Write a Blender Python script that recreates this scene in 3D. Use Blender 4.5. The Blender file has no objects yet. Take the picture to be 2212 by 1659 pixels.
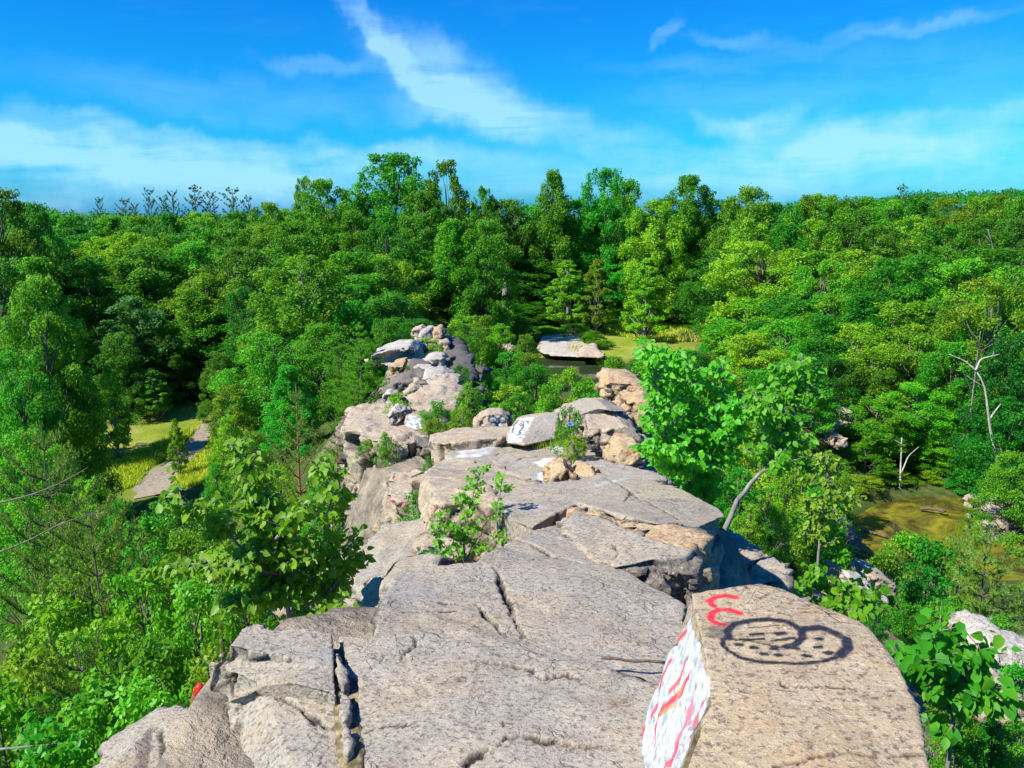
import bpy, bmesh, math, random
import numpy as np
from mathutils import Vector, Matrix
from mathutils.geometry import tessellate_polygon
rad = math.radians
scene = bpy.context.scene
COL = scene.collection

# ------------------------------------------------------------------ camera
PITCH = rad(12.4); FP = 1734.6; CAMZ = 14.0          # FP: focal length in the 2212-px wide reading of the photograph
cam_d = bpy.data.cameras.new('camera'); cam = bpy.data.objects.new('camera', cam_d); COL.objects.link(cam)
cam.location = (0, 0, CAMZ); cam.rotation_euler = (rad(90) - PITCH, 0, 0)
cam_d.sensor_width = 36; cam_d.lens = FP / 2212 * 36; cam_d.clip_start = 0.05; cam_d.clip_end = 3000
scene.camera = cam

# ------------------------------------------------------------------ light and exposure
SUN_EL, SUN_AZ = rad(46), rad(-118)                  # azimuth from +Y towards +X: the sun stands left and a little behind
scene.view_settings.view_transform = 'Standard'; scene.view_settings.look = 'None'
scene.view_settings.exposure = 0.95; scene.view_settings.gamma = 1.0
sd = bpy.data.lights.new('sun', 'SUN'); sd.energy = 4.7; sd.angle = rad(0.5); sd.color = (1.0, 0.94, 0.84)
sun = bpy.data.objects.new('sun', sd); COL.objects.link(sun)
S_DIR = Vector((math.sin(SUN_AZ) * math.cos(SUN_EL), math.cos(SUN_AZ) * math.cos(SUN_EL), math.sin(SUN_EL)))
sun.rotation_euler = S_DIR.to_track_quat('Z', 'Y').to_euler(); sun.location = S_DIR * 60
scene.cycles.max_bounces = 6; scene.cycles.diffuse_bounces = 3; scene.cycles.glossy_bounces = 2
scene.cycles.transmission_bounces = 4; scene.cycles.transparent_max_bounces = 4
scene.cycles.use_adaptive_sampling = True; scene.cycles.adaptive_threshold = 0.015

def ray(x, y):
    u = (x - 1106) / FP; v = (829.5 - y) / FP
    return np.array([u, math.cos(PITCH) + v * math.sin(PITCH), -math.sin(PITCH) + v * math.cos(PITCH)])
def PZ(x, y, z):
    d = ray(x, y); t = (z - CAMZ) / d[2]
    return np.array([0, 0, CAMZ]) + d * t
def PD(x, y, D):
    d = ray(x, y); return np.array([0, 0, CAMZ]) + d * (D / d[1])
def azel(x, y):
    d = ray(x, y); d = d / np.linalg.norm(d)
    return math.atan2(d[0], d[1]), math.asin(d[2])

class NT:
    """tiny helper for node trees"""
    def __init__(s, nt): s.t = nt; s.n = nt.nodes; s.l = nt.links
    def put(s, sock, v):
        if hasattr(v, 'is_output'): s.l.new(v, sock)
        elif isinstance(v, (tuple, list)) and len(v) == 3 and sock.type == 'RGBA': sock.default_value = (*v, 1)
        else: sock.default_value = v
    def m(s, op, a, b=None, c=None, clamp=False):
        n = s.n.new('ShaderNodeMath'); n.operation = op; n.use_clamp = clamp
        for i, v in enumerate((a, b, c)):
            if v is not None: s.put(n.inputs[i], v)
        return n.outputs[0]
    def noise(s, vec, scale, detail=4, rough=0.55, dist=0.0, color=False):
        n = s.n.new('ShaderNodeTexNoise'); n.inputs['Scale'].default_value = scale; n.inputs['Detail'].default_value = detail
        n.inputs['Roughness'].default_value = rough; n.inputs['Distortion'].default_value = dist
        if vec is not None: s.l.new(vec, n.inputs['Vector'])
        return n.outputs['Color' if color else 'Fac']
    def ramp(s, fac, stops):
        n = s.n.new('ShaderNodeValToRGB'); e = n.color_ramp.elements
        while len(e) < len(stops): e.new(0.5)
        for el, (p, c) in zip(e, stops):
            el.position = p; el.color = (*c, 1) if isinstance(c, tuple) else (c, c, c, 1)
        s.put(n.inputs['Fac'], fac); return n.outputs['Color']
    def mix(s, fac, a, b, blend='MIX'):
        n = s.n.new('ShaderNodeMix'); n.data_type = 'RGBA'; n.blend_type = blend
        s.put(n.inputs[0], fac); s.put(n.inputs[6], a); s.put(n.inputs[7], b); return n.outputs[2]
    def scalevec(s, vec, sc, rot=(0, 0, 0)):
        n = s.n.new('ShaderNodeMapping'); n.inputs['Scale'].default_value = sc; n.inputs['Rotation'].default_value = rot
        s.l.new(vec, n.inputs['Vector']); return n.outputs[0]

# ------------------------------------------------------------------ sky: Nishita with cirrus mixed in by direction
world = bpy.data.worlds.new('World'); scene.world = world; world.use_nodes = True
w = NT(world.node_tree); w.n.clear()
sky = w.n.new('ShaderNodeTexSky'); sky.sky_type = 'NISHITA'; sky.sun_disc = False
sky.sun_elevation = SUN_EL; sky.sun_rotation = SUN_AZ % (2 * math.pi); sky.air_density = 1.0; sky.dust_density = 0.6; sky.ozone_density = 2.5
sep = w.n.new('ShaderNodeSeparateColor'); w.l.new(sky.outputs[0], sep.inputs[0])
comb = w.n.new('ShaderNodeCombineColor')
SKY_G = ((0.007, 1.9), (0.21, 1.38), (1.0, 0.78))      # deep polarised blue: gain and contrast per channel
tc = w.n.new('ShaderNodeTexCoord'); gen = tc.outputs['Generated']
for i, (g, p) in enumerate(SKY_G):
    w.l.new(w.m('MULTIPLY', w.m('POWER', sep.outputs[i], p), g), comb.inputs[i])
sx = w.n.new('ShaderNodeSeparateXYZ'); w.l.new(gen, sx.inputs[0])
az = w.m('ARCTAN2', sx.outputs[0], sx.outputs[1]); el = w.m('ARCSINE', sx.outputs[2])
n1 = w.n.new('ShaderNodeSeparateColor'); w.l.new(w.noise(gen, 5, 5, 0.6, color=True), n1.inputs[0])
n2 = w.n.new('ShaderNodeSeparateColor'); w.l.new(w.noise(gen, 22, 4, 0.6, color=True), n2.inputs[0])
azw = w.m('ADD', az, w.m('ADD', w.m('MULTIPLY_ADD', n1.outputs[0], 0.14, -0.07), w.m('MULTIPLY_ADD', n2.outputs[0], 0.05, -0.025)))
elw = w.m('ADD', el, w.m('ADD', w.m('MULTIPLY_ADD', n1.outputs[1], 0.08, -0.04), w.m('MULTIPLY_ADD', n2.outputs[1], 0.035, -0.0175)))
def cloud(x, y, rx, ry, rot, gain):
    a0, e0 = azel(x, y); c, s_ = math.cos(rad(rot)), math.sin(rad(rot))
    da = w.m('SUBTRACT', azw, a0); de = w.m('SUBTRACT', elw, e0)
    p = w.m('ADD', w.m('MULTIPLY', da, c), w.m('MULTIPLY', de, s_)); q = w.m('SUBTRACT', w.m('MULTIPLY', de, c), w.m('MULTIPLY', da, s_))
    p = w.m('MULTIPLY', p, FP / rx); q = w.m('MULTIPLY', q, FP / ry)
    d2 = w.m('ADD', w.m('MULTIPLY', p, p), w.m('MULTIPLY', q, q))
    d2 = w.m('MULTIPLY', d2, d2)
    return w.m('MULTIPLY', w.m('POWER', 2.718, w.m('MULTIPLY', d2, -1.0)), gain)
CL = [(1000, 190, 190, 62, -22, .95), (1190, 255, 260, 42, -14, .75), (940, 235, 120, 35, 10, .5), (850, 130, 120, 28, -52, .8), (790, 50, 80, 20, -70, .5), (690, 140, 110, 18, -5, .35),
      (200, 325, 420, 55, -3, .9), (480, 290, 300, 22, -6, .6), (80, 310, 200, 30, 0, .6), (150, 400, 500, 55, 0, .62), (1100, 385, 650, 60, 0, .6), (700, 340, 420, 30, 0, .45),
      (1655, 255, 75, 32, 8, .8), (1560, 262, 60, 22, -10, .55), (1740, 310, 260, 38, 4, .62), (2080, 290, 330, 48, 9, .78), (1900, 370, 600, 55, 2, .6), (1450, 50, 34, 16, 50, .55),
      (1590, 65, 80, 15, -10, .35), (2000, 68, 120, 12, 5, .35), (1700, 100, 300, 20, 4, .22), (1850, 180, 420, 60, 3, .22), (620, 210, 520, 40, -4, .2), (130, 240, 300, 20, -3, .15)]
tot = None
for c_ in CL:
    v = cloud(*c_); tot = v if tot is None else w.m('ADD', tot, v)
cv = w.n.new('ShaderNodeCombineXYZ'); w.l.new(az, cv.inputs[0]); w.l.new(el, cv.inputs[1])
streak = w.noise(w.scalevec(cv.outputs[0], (5, 26, 1), (0, 0, rad(-7))), 1.0, 7, 0.62, 0.6)
puff = w.noise(gen, 16, 7, 0.62, 0.2)
tex = w.m('ADD', w.m('MULTIPLY', streak, 0.75), w.m('MULTIPLY', puff, 0.45))
cl = w.m('MULTIPLY', tot, w.m('MULTIPLY_ADD', tex, 2.6, -0.95, clamp=True))
cl = w.m('ADD', cl, w.m('MULTIPLY', w.m('MULTIPLY_ADD', streak, 2.2, -1.15, clamp=True), 0.10))
cl = w.m('MULTIPLY', w.m('MINIMUM', cl, 1.0), 0.66)
bg = w.n.new('ShaderNodeBackground'); SKY_STR = 0.135
w.l.new(w.mix(cl, comb.outputs[0], (2.1, 3.7, 5.2)), bg.inputs[0]); bg.inputs[1].default_value = SKY_STR
wo = w.n.new('ShaderNodeOutputWorld'); w.l.new(bg.outputs[0], wo.inputs[0])

# ------------------------------------------------------------------ numpy noise
def _hash(ix, iy, iz, s):
    h = (ix.astype(np.int64) * 374761393 + iy.astype(np.int64) * 668265263 + iz.astype(np.int64) * 2147483647 + s * 1274126177) & 0xffffffff
    h = ((h ^ (h >> 13)) * 1274126177) & 0xffffffff
    h = ((h ^ (h >> 16)) * 2246822519) & 0xffffffff
    return ((h ^ (h >> 15)) & 0xffffff) / float(0xffffff)
def vnoise(P, f, s=0):
    Q = P * f; I = np.floor(Q); F = Q - I; F = F * F * (3 - 2 * F); out = 0
    for dx in (0, 1):
        wx = F[:, 0] if dx else 1 - F[:, 0]
        for dy in (0, 1):
            wy = F[:, 1] if dy else 1 - F[:, 1]
            for dz in (0, 1):
                wz = F[:, 2] if dz else 1 - F[:, 2]
                out = out + wx * wy * wz * _hash(I[:, 0] + dx, I[:, 1] + dy, I[:, 2] + dz, s)
    return out * 2 - 1
def fbm(P, f, s=0, octv=4, g=0.5):
    o = 0; a = 1
    for k in range(octv): o = o + a * vnoise(P, f * 2 ** k, s + 17 * k); a *= g
    return o
def facets(P, f, s=0):
    """cell noise giving each cell its own tilted plane: chipped, faceted stone"""
    Q = P * f; I = np.floor(Q); best = np.full(len(P), 9e9); val = np.zeros(len(P)); edge = np.full(len(P), 9e9)
    for dx in (-1, 0, 1):
        for dy in (-1, 0, 1):
            for dz in (-1, 0, 1):
                C = I + (dx, dy, dz)
                o = np.stack([_hash(C[:, 0], C[:, 1], C[:, 2], s + k) for k in (1, 2, 3)], 1)
                d = Q - (C + o); r = (d * d).sum(1)
                t = np.stack([_hash(C[:, 0], C[:, 1], C[:, 2], s + k) for k in (4, 5, 6, 7)], 1) * 2 - 1
                pv = t[:, 3] * .5 + (t[:, :3] * d).sum(1) * .8
                up = r < best
                edge = np.where(up, np.minimum(best, edge), np.minimum(edge, r))
                val = np.where(up, pv, val); best = np.where(up, r, best)
    return val, np.sqrt(edge) - np.sqrt(best)
def smooth(a, b, x):
    t = np.clip((x - a) / (b - a + 1e-9), 0, 1); return t * t * (3 - 2 * t)

# ------------------------------------------------------------------ object helpers
def tag(o, label=None, cat=None, group=None, kind=None):
    if label: o['label'] = label
    if cat: o['category'] = cat
    if group: o['group'] = group
    if kind: o['kind'] = kind
    return o
def thing(name, label, cat, loc=(0, 0, 0), group=None):
    o = bpy.data.objects.new(name, None); COL.objects.link(o); o.location = loc; o.empty_display_size = 0.2
    return tag(o, label, cat, group)
def part(name, me, parent=None):
    o = bpy.data.objects.new(name, me); COL.objects.link(o)
    if parent is not None: o.parent = parent
    return o
def mesh_np(name, V, faces, mat=None, tint=None, smooth_=False):
    """V (n,3), faces (m,k) array or list of lists"""
    me = bpy.data.meshes.new(name); V = np.asarray(V, np.float32)
    if isinstance(faces, np.ndarray):
        m, k = faces.shape; loops = faces.ravel(); starts = np.arange(m) * k
    else:
        loops = np.array([i for f in faces for i in f]); ln = np.array([len(f) for f in faces]); m = len(faces); starts = np.concatenate([[0], np.cumsum(ln)[:-1]])
    me.vertices.add(len(V)); me.vertices.foreach_set('co', V.ravel())
    me.loops.add(len(loops)); me.loops.foreach_set('vertex_index', loops.astype(np.int32))
    me.polygons.add(m); me.polygons.foreach_set('loop_start', starts.astype(np.int32))
    if smooth_: me.polygons.foreach_set('use_smooth', np.ones(m, bool))
    me.update(calc_edges=True); me.validate()
    if mat: me.materials.append(mat)
    if tint is not None:
        a = me.attributes.new('tint', 'FLOAT', 'POINT'); a.data.foreach_set('value', np.asarray(tint, np.float32))
    return me
class Geo:
    """collects tubes (and loose polygons) for one mesh"""
    def __init__(s): s.V = []; s.F = []; s.n = 0
    def tube(s, pts, radii, k=6):
        pts = np.asarray(pts, float); n = len(pts)
        T = np.gradient(pts, axis=0); T /= np.linalg.norm(T, axis=1)[:, None] + 1e-9
        ref = np.array([0.31, 0.93, 0.2]); 
        A = np.cross(T, ref); A /= np.linalg.norm(A, axis=1)[:, None] + 1e-9; B = np.cross(T, A)
        ang = np.arange(k) * 2 * math.pi / k; c, si = np.cos(ang), np.sin(ang)
        R = np.asarray(radii, float)
        ring = pts[:, None, :] + R[:, None, None] * (A[:, None, :] * c[None, :, None] + B[:, None, :] * si[None, :, None])
        b = s.n; s.V.append(ring.reshape(-1, 3))
        for i in range(n - 1):
            for j in range(k):
                s.F.append((b + i * k + j, b + i * k + (j + 1) % k, b + (i + 1) * k + (j + 1) % k, b + (i + 1) * k + j))
        s.F.append(tuple(b + (n - 1) * k + j for j in range(k))); s.F.append(tuple(b + j for j in reversed(range(k))))
        s.n += n * k
    def mesh(s, name, mat): return mesh_np(name, np.concatenate(s.V), s.F, mat, smooth_=True)

# ------------------------------------------------------------------ materials
def new_mat(name):
    m = bpy.data.materials.new(name); m.use_nodes = True; t = NT(m.node_tree); t.n.clear()
    out = t.n.new('ShaderNodeOutputMaterial'); return m, t, out
def leaf_mat(name, c1, c2, c3, trans=0.55, hue=0.07, rough=0.5, spec=0.35):
    m, t, out = new_mat(name); c1, c2, c3 = [tuple(min(.6, v * k) for v, k in zip(c, (2.5, 2.0, 1.5))) for c in (c1, c2, c3)]
    at = t.n.new('ShaderNodeAttribute'); at.attribute_name = 'tint'
    oi = t.n.new('ShaderNodeObjectInfo')
    col = t.ramp(at.outputs['Fac'], [(0.0, c1), (0.55, c2), (1.0, c3)])
    hs = t.n.new('ShaderNodeHueSaturation')
    t.put(hs.inputs['Hue'], t.m('MULTIPLY_ADD', oi.outputs['Random'], hue, 0.5 - hue / 2))
    t.put(hs.inputs['Value'], t.m('MULTIPLY_ADD', t.m('FRACT', t.m('MULTIPLY', oi.outputs['Random'], 7.31)), 0.6, 0.72))
    t.put(hs.inputs['Color'], col)
    p = t.n.new('ShaderNodeBsdfPrincipled'); t.l.new(hs.outputs[0], p.inputs['Base Color']); p.inputs['Roughness'].default_value = rough
    p.inputs['Specular IOR Level'].default_value = spec
    tr = t.n.new('ShaderNodeBsdfTranslucent'); t.l.new(t.mix(0.5, hs.outputs[0], (0.20, 0.42, 0.012), 'MIX'), tr.inputs[0])
    mx = t.n.new('ShaderNodeMixShader'); mx.inputs[0].default_value = trans
    t.l.new(p.outputs[0], mx.inputs[1]); t.l.new(tr.outputs[0], mx.inputs[2]); t.l.new(mx.outputs[0], out.inputs[0]); return m
M_LEAF = leaf_mat('leaf_green', (0.010, 0.085, 0.006), (0.026, 0.165, 0.010), (0.070, 0.235, 0.014))
M_LEAF_L = leaf_mat('leaf_light', (0.030, 0.140, 0.008), (0.068, 0.225, 0.011), (0.135, 0.285, 0.016))
M_LEAF_D = leaf_mat('leaf_dark', (0.007, 0.055, 0.006), (0.014, 0.110, 0.010), (0.040, 0.165, 0.014))
M_LEAF_B = leaf_mat('leaf_silvery', (0.025, 0.095, 0.030), (0.050, 0.165, 0.050), (0.110, 0.230, 0.090))
M_SAP = leaf_mat('leaf_sapling', (0.022, 0.140, 0.007), (0.050, 0.220, 0.011), (0.100, 0.280, 0.016), trans=0.58, rough=0.46, spec=0.4)
M_NEED = leaf_mat('needles_green', (0.018, 0.070, 0.012), (0.045, 0.130, 0.018), (0.110, 0.200, 0.030), trans=0.15, rough=0.6, spec=0.3)
M_NEED_D = leaf_mat('needles_dark', (0.010, 0.045, 0.014), (0.022, 0.078, 0.018), (0.055, 0.120, 0.030), trans=0.1, rough=0.6, spec=0.3)
M_GRASS = leaf_mat('grass_blades', (0.10, 0.17, 0.012), (0.18, 0.26, 0.016), (0.30, 0.31, 0.05), trans=0.3, rough=0.6, spec=0.2)
M_REED = leaf_mat('reed_blades', (0.14, 0.18, 0.04), (0.24, 0.27, 0.09), (0.38, 0.36, 0.17), trans=0.25, rough=0.6, spec=0.2)
def bark_mat(name, c1, c2, sc=30):
    m, t, out = new_mat(name); g = t.n.new('ShaderNodeTexCoord').outputs['Object']
    n = t.noise(t.scalevec(g, (1, 1, 0.25)), sc, 5, 0.65); p = t.n.new('ShaderNodeBsdfPrincipled'); p.inputs['Roughness'].default_value = 0.9
    t.l.new(t.ramp(n, [(0.35, c1), (0.65, c2)]), p.inputs['Base Color'])
    b = t.n.new('ShaderNodeBump'); b.inputs['Strength'].default_value = 0.5; b.inputs['Distance'].default_value = 0.02; t.l.new(n, b.inputs['Height']); t.l.new(b.outputs[0], p.inputs['Normal'])
    t.l.new(p.outputs[0], out.inputs[0]); return m
M_BARK = bark_mat('bark_grey', (0.06, 0.05, 0.04), (0.17, 0.15, 0.12))
M_BARK_S = bark_mat('bark_smooth_grey', (0.12, 0.115, 0.10), (0.25, 0.24, 0.22), 18)
M_BARK_O = bark_mat('bark_orange', (0.16, 0.06, 0.03), (0.36, 0.17, 0.09), 25)
M_DEAD = bark_mat('dead_wood_white', (0.30, 0.27, 0.22), (0.62, 0.58, 0.50), 12)
M_STICK = bark_mat('dead_wood_brown', (0.07, 0.045, 0.03), (0.16, 0.11, 0.08), 40)

def rock_mat(name, base, grey, pale, orange, speck=55.0, orange_amt=0.45, rot=(0.3, 0.2, 0.6), dark_amt=0.5, hair=.45):
    """gneiss: tan-grey, streaky foliation, dark mica specks, iron-stained patches, spray paint from the 'paint' attribute"""
    m, t, out = new_mat(name); g = t.n.new('ShaderNodeTexCoord').outputs['Object']
    big = t.noise(g, 1.3, 5, 0.6, 0.4); mid = t.noise(g, 5.5, 6, 0.65, 0.6)
    fol = t.noise(t.scalevec(g, (1, 2.6, 2), rot), 7.0, 7, 0.7, 1.0)
    sp = t.noise(t.scalevec(g, (1, 1.35, 1.2), rot), speck, 5, 0.75)
    sp2 = t.noise(g, speck * 2.3, 2, 0.6)
    c = t.mix(t.ramp(big, [(0.35, 0.0), (0.65, 1.0)]), base, grey)
    c = t.mix(t.m('MULTIPLY', t.ramp(fol, [(0.50, 0.0), (0.72, 1.0)]), 0.5), c, pale)
    c = t.mix(t.m('MULTIPLY', t.ramp(mid, [(0.52, 0.0), (0.70, 1.0)]), orange_amt), c, orange)
    st = t.noise(g, 2.6, 6, 0.7, 1.2)
    c = t.mix(t.m('MULTIPLY', t.ramp(st, [(0.50, 0.0), (0.66, 1.0)]), dark_amt), c, t.mix(0.55, c, (0.055, 0.05, 0.045)))
    c = t.mix(t.m('MULTIPLY', t.ramp(sp, [(0.50, 0.0), (0.62, 1.0)]), 0.78), c, (0.07, 0.055, 0.045))
    c = t.mix(t.m('MULTIPLY', t.ramp(sp2, [(0.60, 0.0), (0.70, 1.0)]), 0.45), c, (0.62, 0.58, 0.52))
    wv = t.n.new('ShaderNodeVectorMath'); wv.operation = 'MULTIPLY_ADD'; t.l.new(t.noise(g, 3.0, 4, .6, color=True), wv.inputs[0]); wv.inputs[1].default_value = (.45, .45, .45); t.l.new(g, wv.inputs[2])
    lines = None
    for vs, wd_, ms in ((1.7, .022, 1.1), (5.5, .035, 2.3)):
        vo = t.n.new('ShaderNodeTexVoronoi'); vo.feature = 'DISTANCE_TO_EDGE'; vo.inputs['Scale'].default_value = vs; t.l.new(t.scalevec(wv.outputs[0], (1, 1.3, 1.8), rot), vo.inputs['Vector'])
        ln = t.m('MULTIPLY', t.ramp(vo.outputs['Distance'], [(0.0, 1.0), (wd_, 0.0)]), t.ramp(t.noise(g, ms, 3, .6), [(.50, 0.0), (.60, hair)]))
        lines = ln if lines is None else t.m('MAXIMUM', lines, ln)
    c = t.mix(t.m('MULTIPLY', lines, .8), c, (0.05, 0.04, 0.032))
    ck = t.n.new('ShaderNodeAttribute'); ck.attribute_name = 'crack'
    c = t.mix(t.m('MULTIPLY', ck.outputs['Fac'], 0.95), c, (0.032, 0.025, 0.02))
    pa = t.n.new('ShaderNodeAttribute'); pa.attribute_name = 'paint'; pf = t.n.new('ShaderNodeAttribute'); pf.attribute_name = 'paint_cover'
    cover = t.m('MULTIPLY', pf.outputs['Fac'], t.m('MULTIPLY_ADD', sp, 1.0, 0.52, clamp=True), clamp=True)
    c = t.mix(cover, c, pa.outputs['Color'])
    p = t.n.new('ShaderNodeBsdfPrincipled'); t.l.new(c, p.inputs['Base Color']); p.inputs['Roughness'].default_value = 0.85; p.inputs['Specular IOR Level'].default_value = 0.3
    h = t.m('ADD', t.m('ADD', t.m('MULTIPLY', fol, 0.4), t.m('MULTIPLY', sp, 0.35)), t.m('ADD', t.m('MULTIPLY_ADD', lines, -0.5, t.m('MULTIPLY', mid, 0.6)), t.m('MULTIPLY', sp2, 0.12)))
    b = t.n.new('ShaderNodeBump'); b.inputs['Strength'].default_value = 0.75; b.inputs['Distance'].default_value = 0.03; t.l.new(h, b.inputs['Height']); t.l.new(b.outputs[0], p.inputs['Normal'])
    t.l.new(p.outputs[0], out.inputs[0]); return m
M_ROCK = rock_mat('granite_grey', (0.36, 0.30, 0.22), (0.30, 0.28, 0.245), (0.46, 0.41, 0.32), (0.36, 0.22, 0.10), 48, 0.35)
M_ROCK2 = rock_mat('granite_tan', (0.42, 0.33, 0.225), (0.37, 0.32, 0.26), (0.50, 0.42, 0.30), (0.44, 0.24, 0.095), 45, 0.55, (0.2, 0.5, -0.4), 0.45)
M_ROCK3 = rock_mat('granite_orange', (0.44, 0.29, 0.14), (0.40, 0.31, 0.20), (0.52, 0.44, 0.33), (0.48, 0.235, 0.075), 34, 0.75, (0.5, 0.3, 0.2), 0.35)
M_ROCKB = rock_mat('granite_boulder_tan', (0.41, 0.31, 0.185), (0.35, 0.28, 0.19), (0.47, 0.41, 0.31), (0.38, 0.215, 0.09), 46, 0.5, (0.9, 0.2, 0.4), 0.25)
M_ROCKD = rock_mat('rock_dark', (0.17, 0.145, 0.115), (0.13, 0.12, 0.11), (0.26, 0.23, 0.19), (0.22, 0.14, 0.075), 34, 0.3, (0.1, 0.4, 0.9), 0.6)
M_ROCKK = rock_mat('rock_dark_painted_shade', (0.075, 0.07, 0.065), (0.055, 0.055, 0.06), (0.14, 0.13, 0.12), (0.10, 0.075, 0.05), 34, 0.3, (0.1, 0.4, 0.9), 0.6)  # trench cliffs: their shade is put into this near-black base colour
M_ROCKP = rock_mat('rock_pale', (0.46, 0.42, 0.35), (0.38, 0.36, 0.33), (0.58, 0.54, 0.47), (0.46, 0.32, 0.18), 28, 0.35, (0.4, 0.1, 0.5), 0.4)

# ------------------------------------------------------------------ terrain function
RK = np.array([  # y, x left edge, x right edge, top z of the bedrock under the blocks
    (-8, -1.6, 2.2, 11.9), (0, -1.4, 1.7, 12.0), (3.2, -1.1, 1.4, 12.0), (4.5, -.55, 1.35, 11.6), (6, -.6, 1.75, 11.2), (8, -.9, 2.2, 10.5), (10, -1.2, 2.3, 10.3), (12, -2.3, 2.0, 10.1),
    (13.5, -2.6, 1.2, 9.8), (15, -2.6, -.2, 9.3), (17, -2.7, -1.2, 8.7), (20, -3.2, -1.5, 8.2), (24, -4.0, -2.0, 7.6), (30, -5.3, -3.0, 7.0), (38, -5.6, -3.5, 6.9), (41, -5.2, -4.0, 5.5), (46, -4.5, -4.4, 0)])
def H(x, y):
    x = np.asarray(x, float); y = np.asarray(y, float)
    xl = np.interp(y, RK[:, 0], RK[:, 1]); xr = np.interp(y, RK[:, 0], RK[:, 2]); zt = np.interp(y, RK[:, 0], RK[:, 3])
    dl = np.maximum(xl - x, 0); dr = np.maximum(x - xr, 0)
    left = np.interp(dl, [0, .5, 2.5, 9, 13], [1, .84, .60, .12, 0.0])
    rs = np.interp(y, [0, 12, 18, 24], [1.0, 1.0, .8, .55])
    right = np.interp(dr / rs, [0, .5, 2.0, 6.0, 11, 14], [1, .92, .85, .57, .12, 0.0])
    k = np.where(dl > 0, left, right)
    P = np.stack([np.ravel(x), np.ravel(y), np.zeros(x.size)], 1)
    n = (fbm(P, .09, 3, 3) * .5).reshape(x.shape); n2 = (fbm(P, .7, 5, 3) * .28).reshape(x.shape)
    edge = smooth(0, .3, k) 
    pond = np.exp(-(((x - 18.0) / 6) ** 2 + ((y - 33) / 5) ** 2) ** 2) + np.exp(-(((x - 5.5) / 6.5) ** 2 + ((y - 68) / 7) ** 2) ** 2) + np.exp(-(((x - 17.0) / 5) ** 2 + ((y - 88) / 4) ** 2) ** 2)
    clear = np.exp(-(((x + 20) / 9) ** 2 + ((y - 46) / 10) ** 2) ** 2)
    return zt * k + (n * .8) * (1 - edge) * (1 - clear) + n2 * edge - pond * .9 + 3.0 * np.exp(-((x - 13.5) ** 2 + (y - 41) ** 2) / 22) + 2.2 * np.exp(-((x - 12) ** 2 + (y - 32) ** 2) / 9) * (1 - pond) + .3 * (1 - edge) * (1 - clear) + 0

# ------------------------------------------------------------------ rocks
def fit_plane(P):
    c = P.mean(0); u, s_, vt = np.linalg.svd(P - c); return c, vt[2] if vt[2] @ (np.array([0, 0, CAMZ]) - c) > 0 else -vt[2]
def hit(px, py, pl):
    d = ray(px, py); o = np.array([0, 0, CAMZ]); t = np.dot(pl[0] - o, pl[1]) / np.dot(d, pl[1]); return o + d * t
def seg_dist(Q, poly):
    best = np.full(len(Q), 9e9)
    for a, b in zip(poly[:-1], poly[1:]):
        ab = b - a; t = np.clip(((Q - a) @ ab) / (ab @ ab + 1e-12), 0, 1); best = np.minimum(best, np.linalg.norm(Q - a - t[:, None] * ab, axis=1))
    return best
def in_poly(Q, poly):
    r = np.zeros(len(Q), bool); n = len(poly)
    for i in range(n):
        a, b = poly[i], poly[(i + 1) % n]
        c = ((a[1] > Q[:, 1]) != (b[1] > Q[:, 1])) & (Q[:, 0] < (b[0] - a[0]) * (Q[:, 1] - a[1]) / (b[1] - a[1] + 1e-12) + a[0]); r ^= c
    return r
ROCKS = []
def unit_(v): return v / np.linalg.norm(v)
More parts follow.
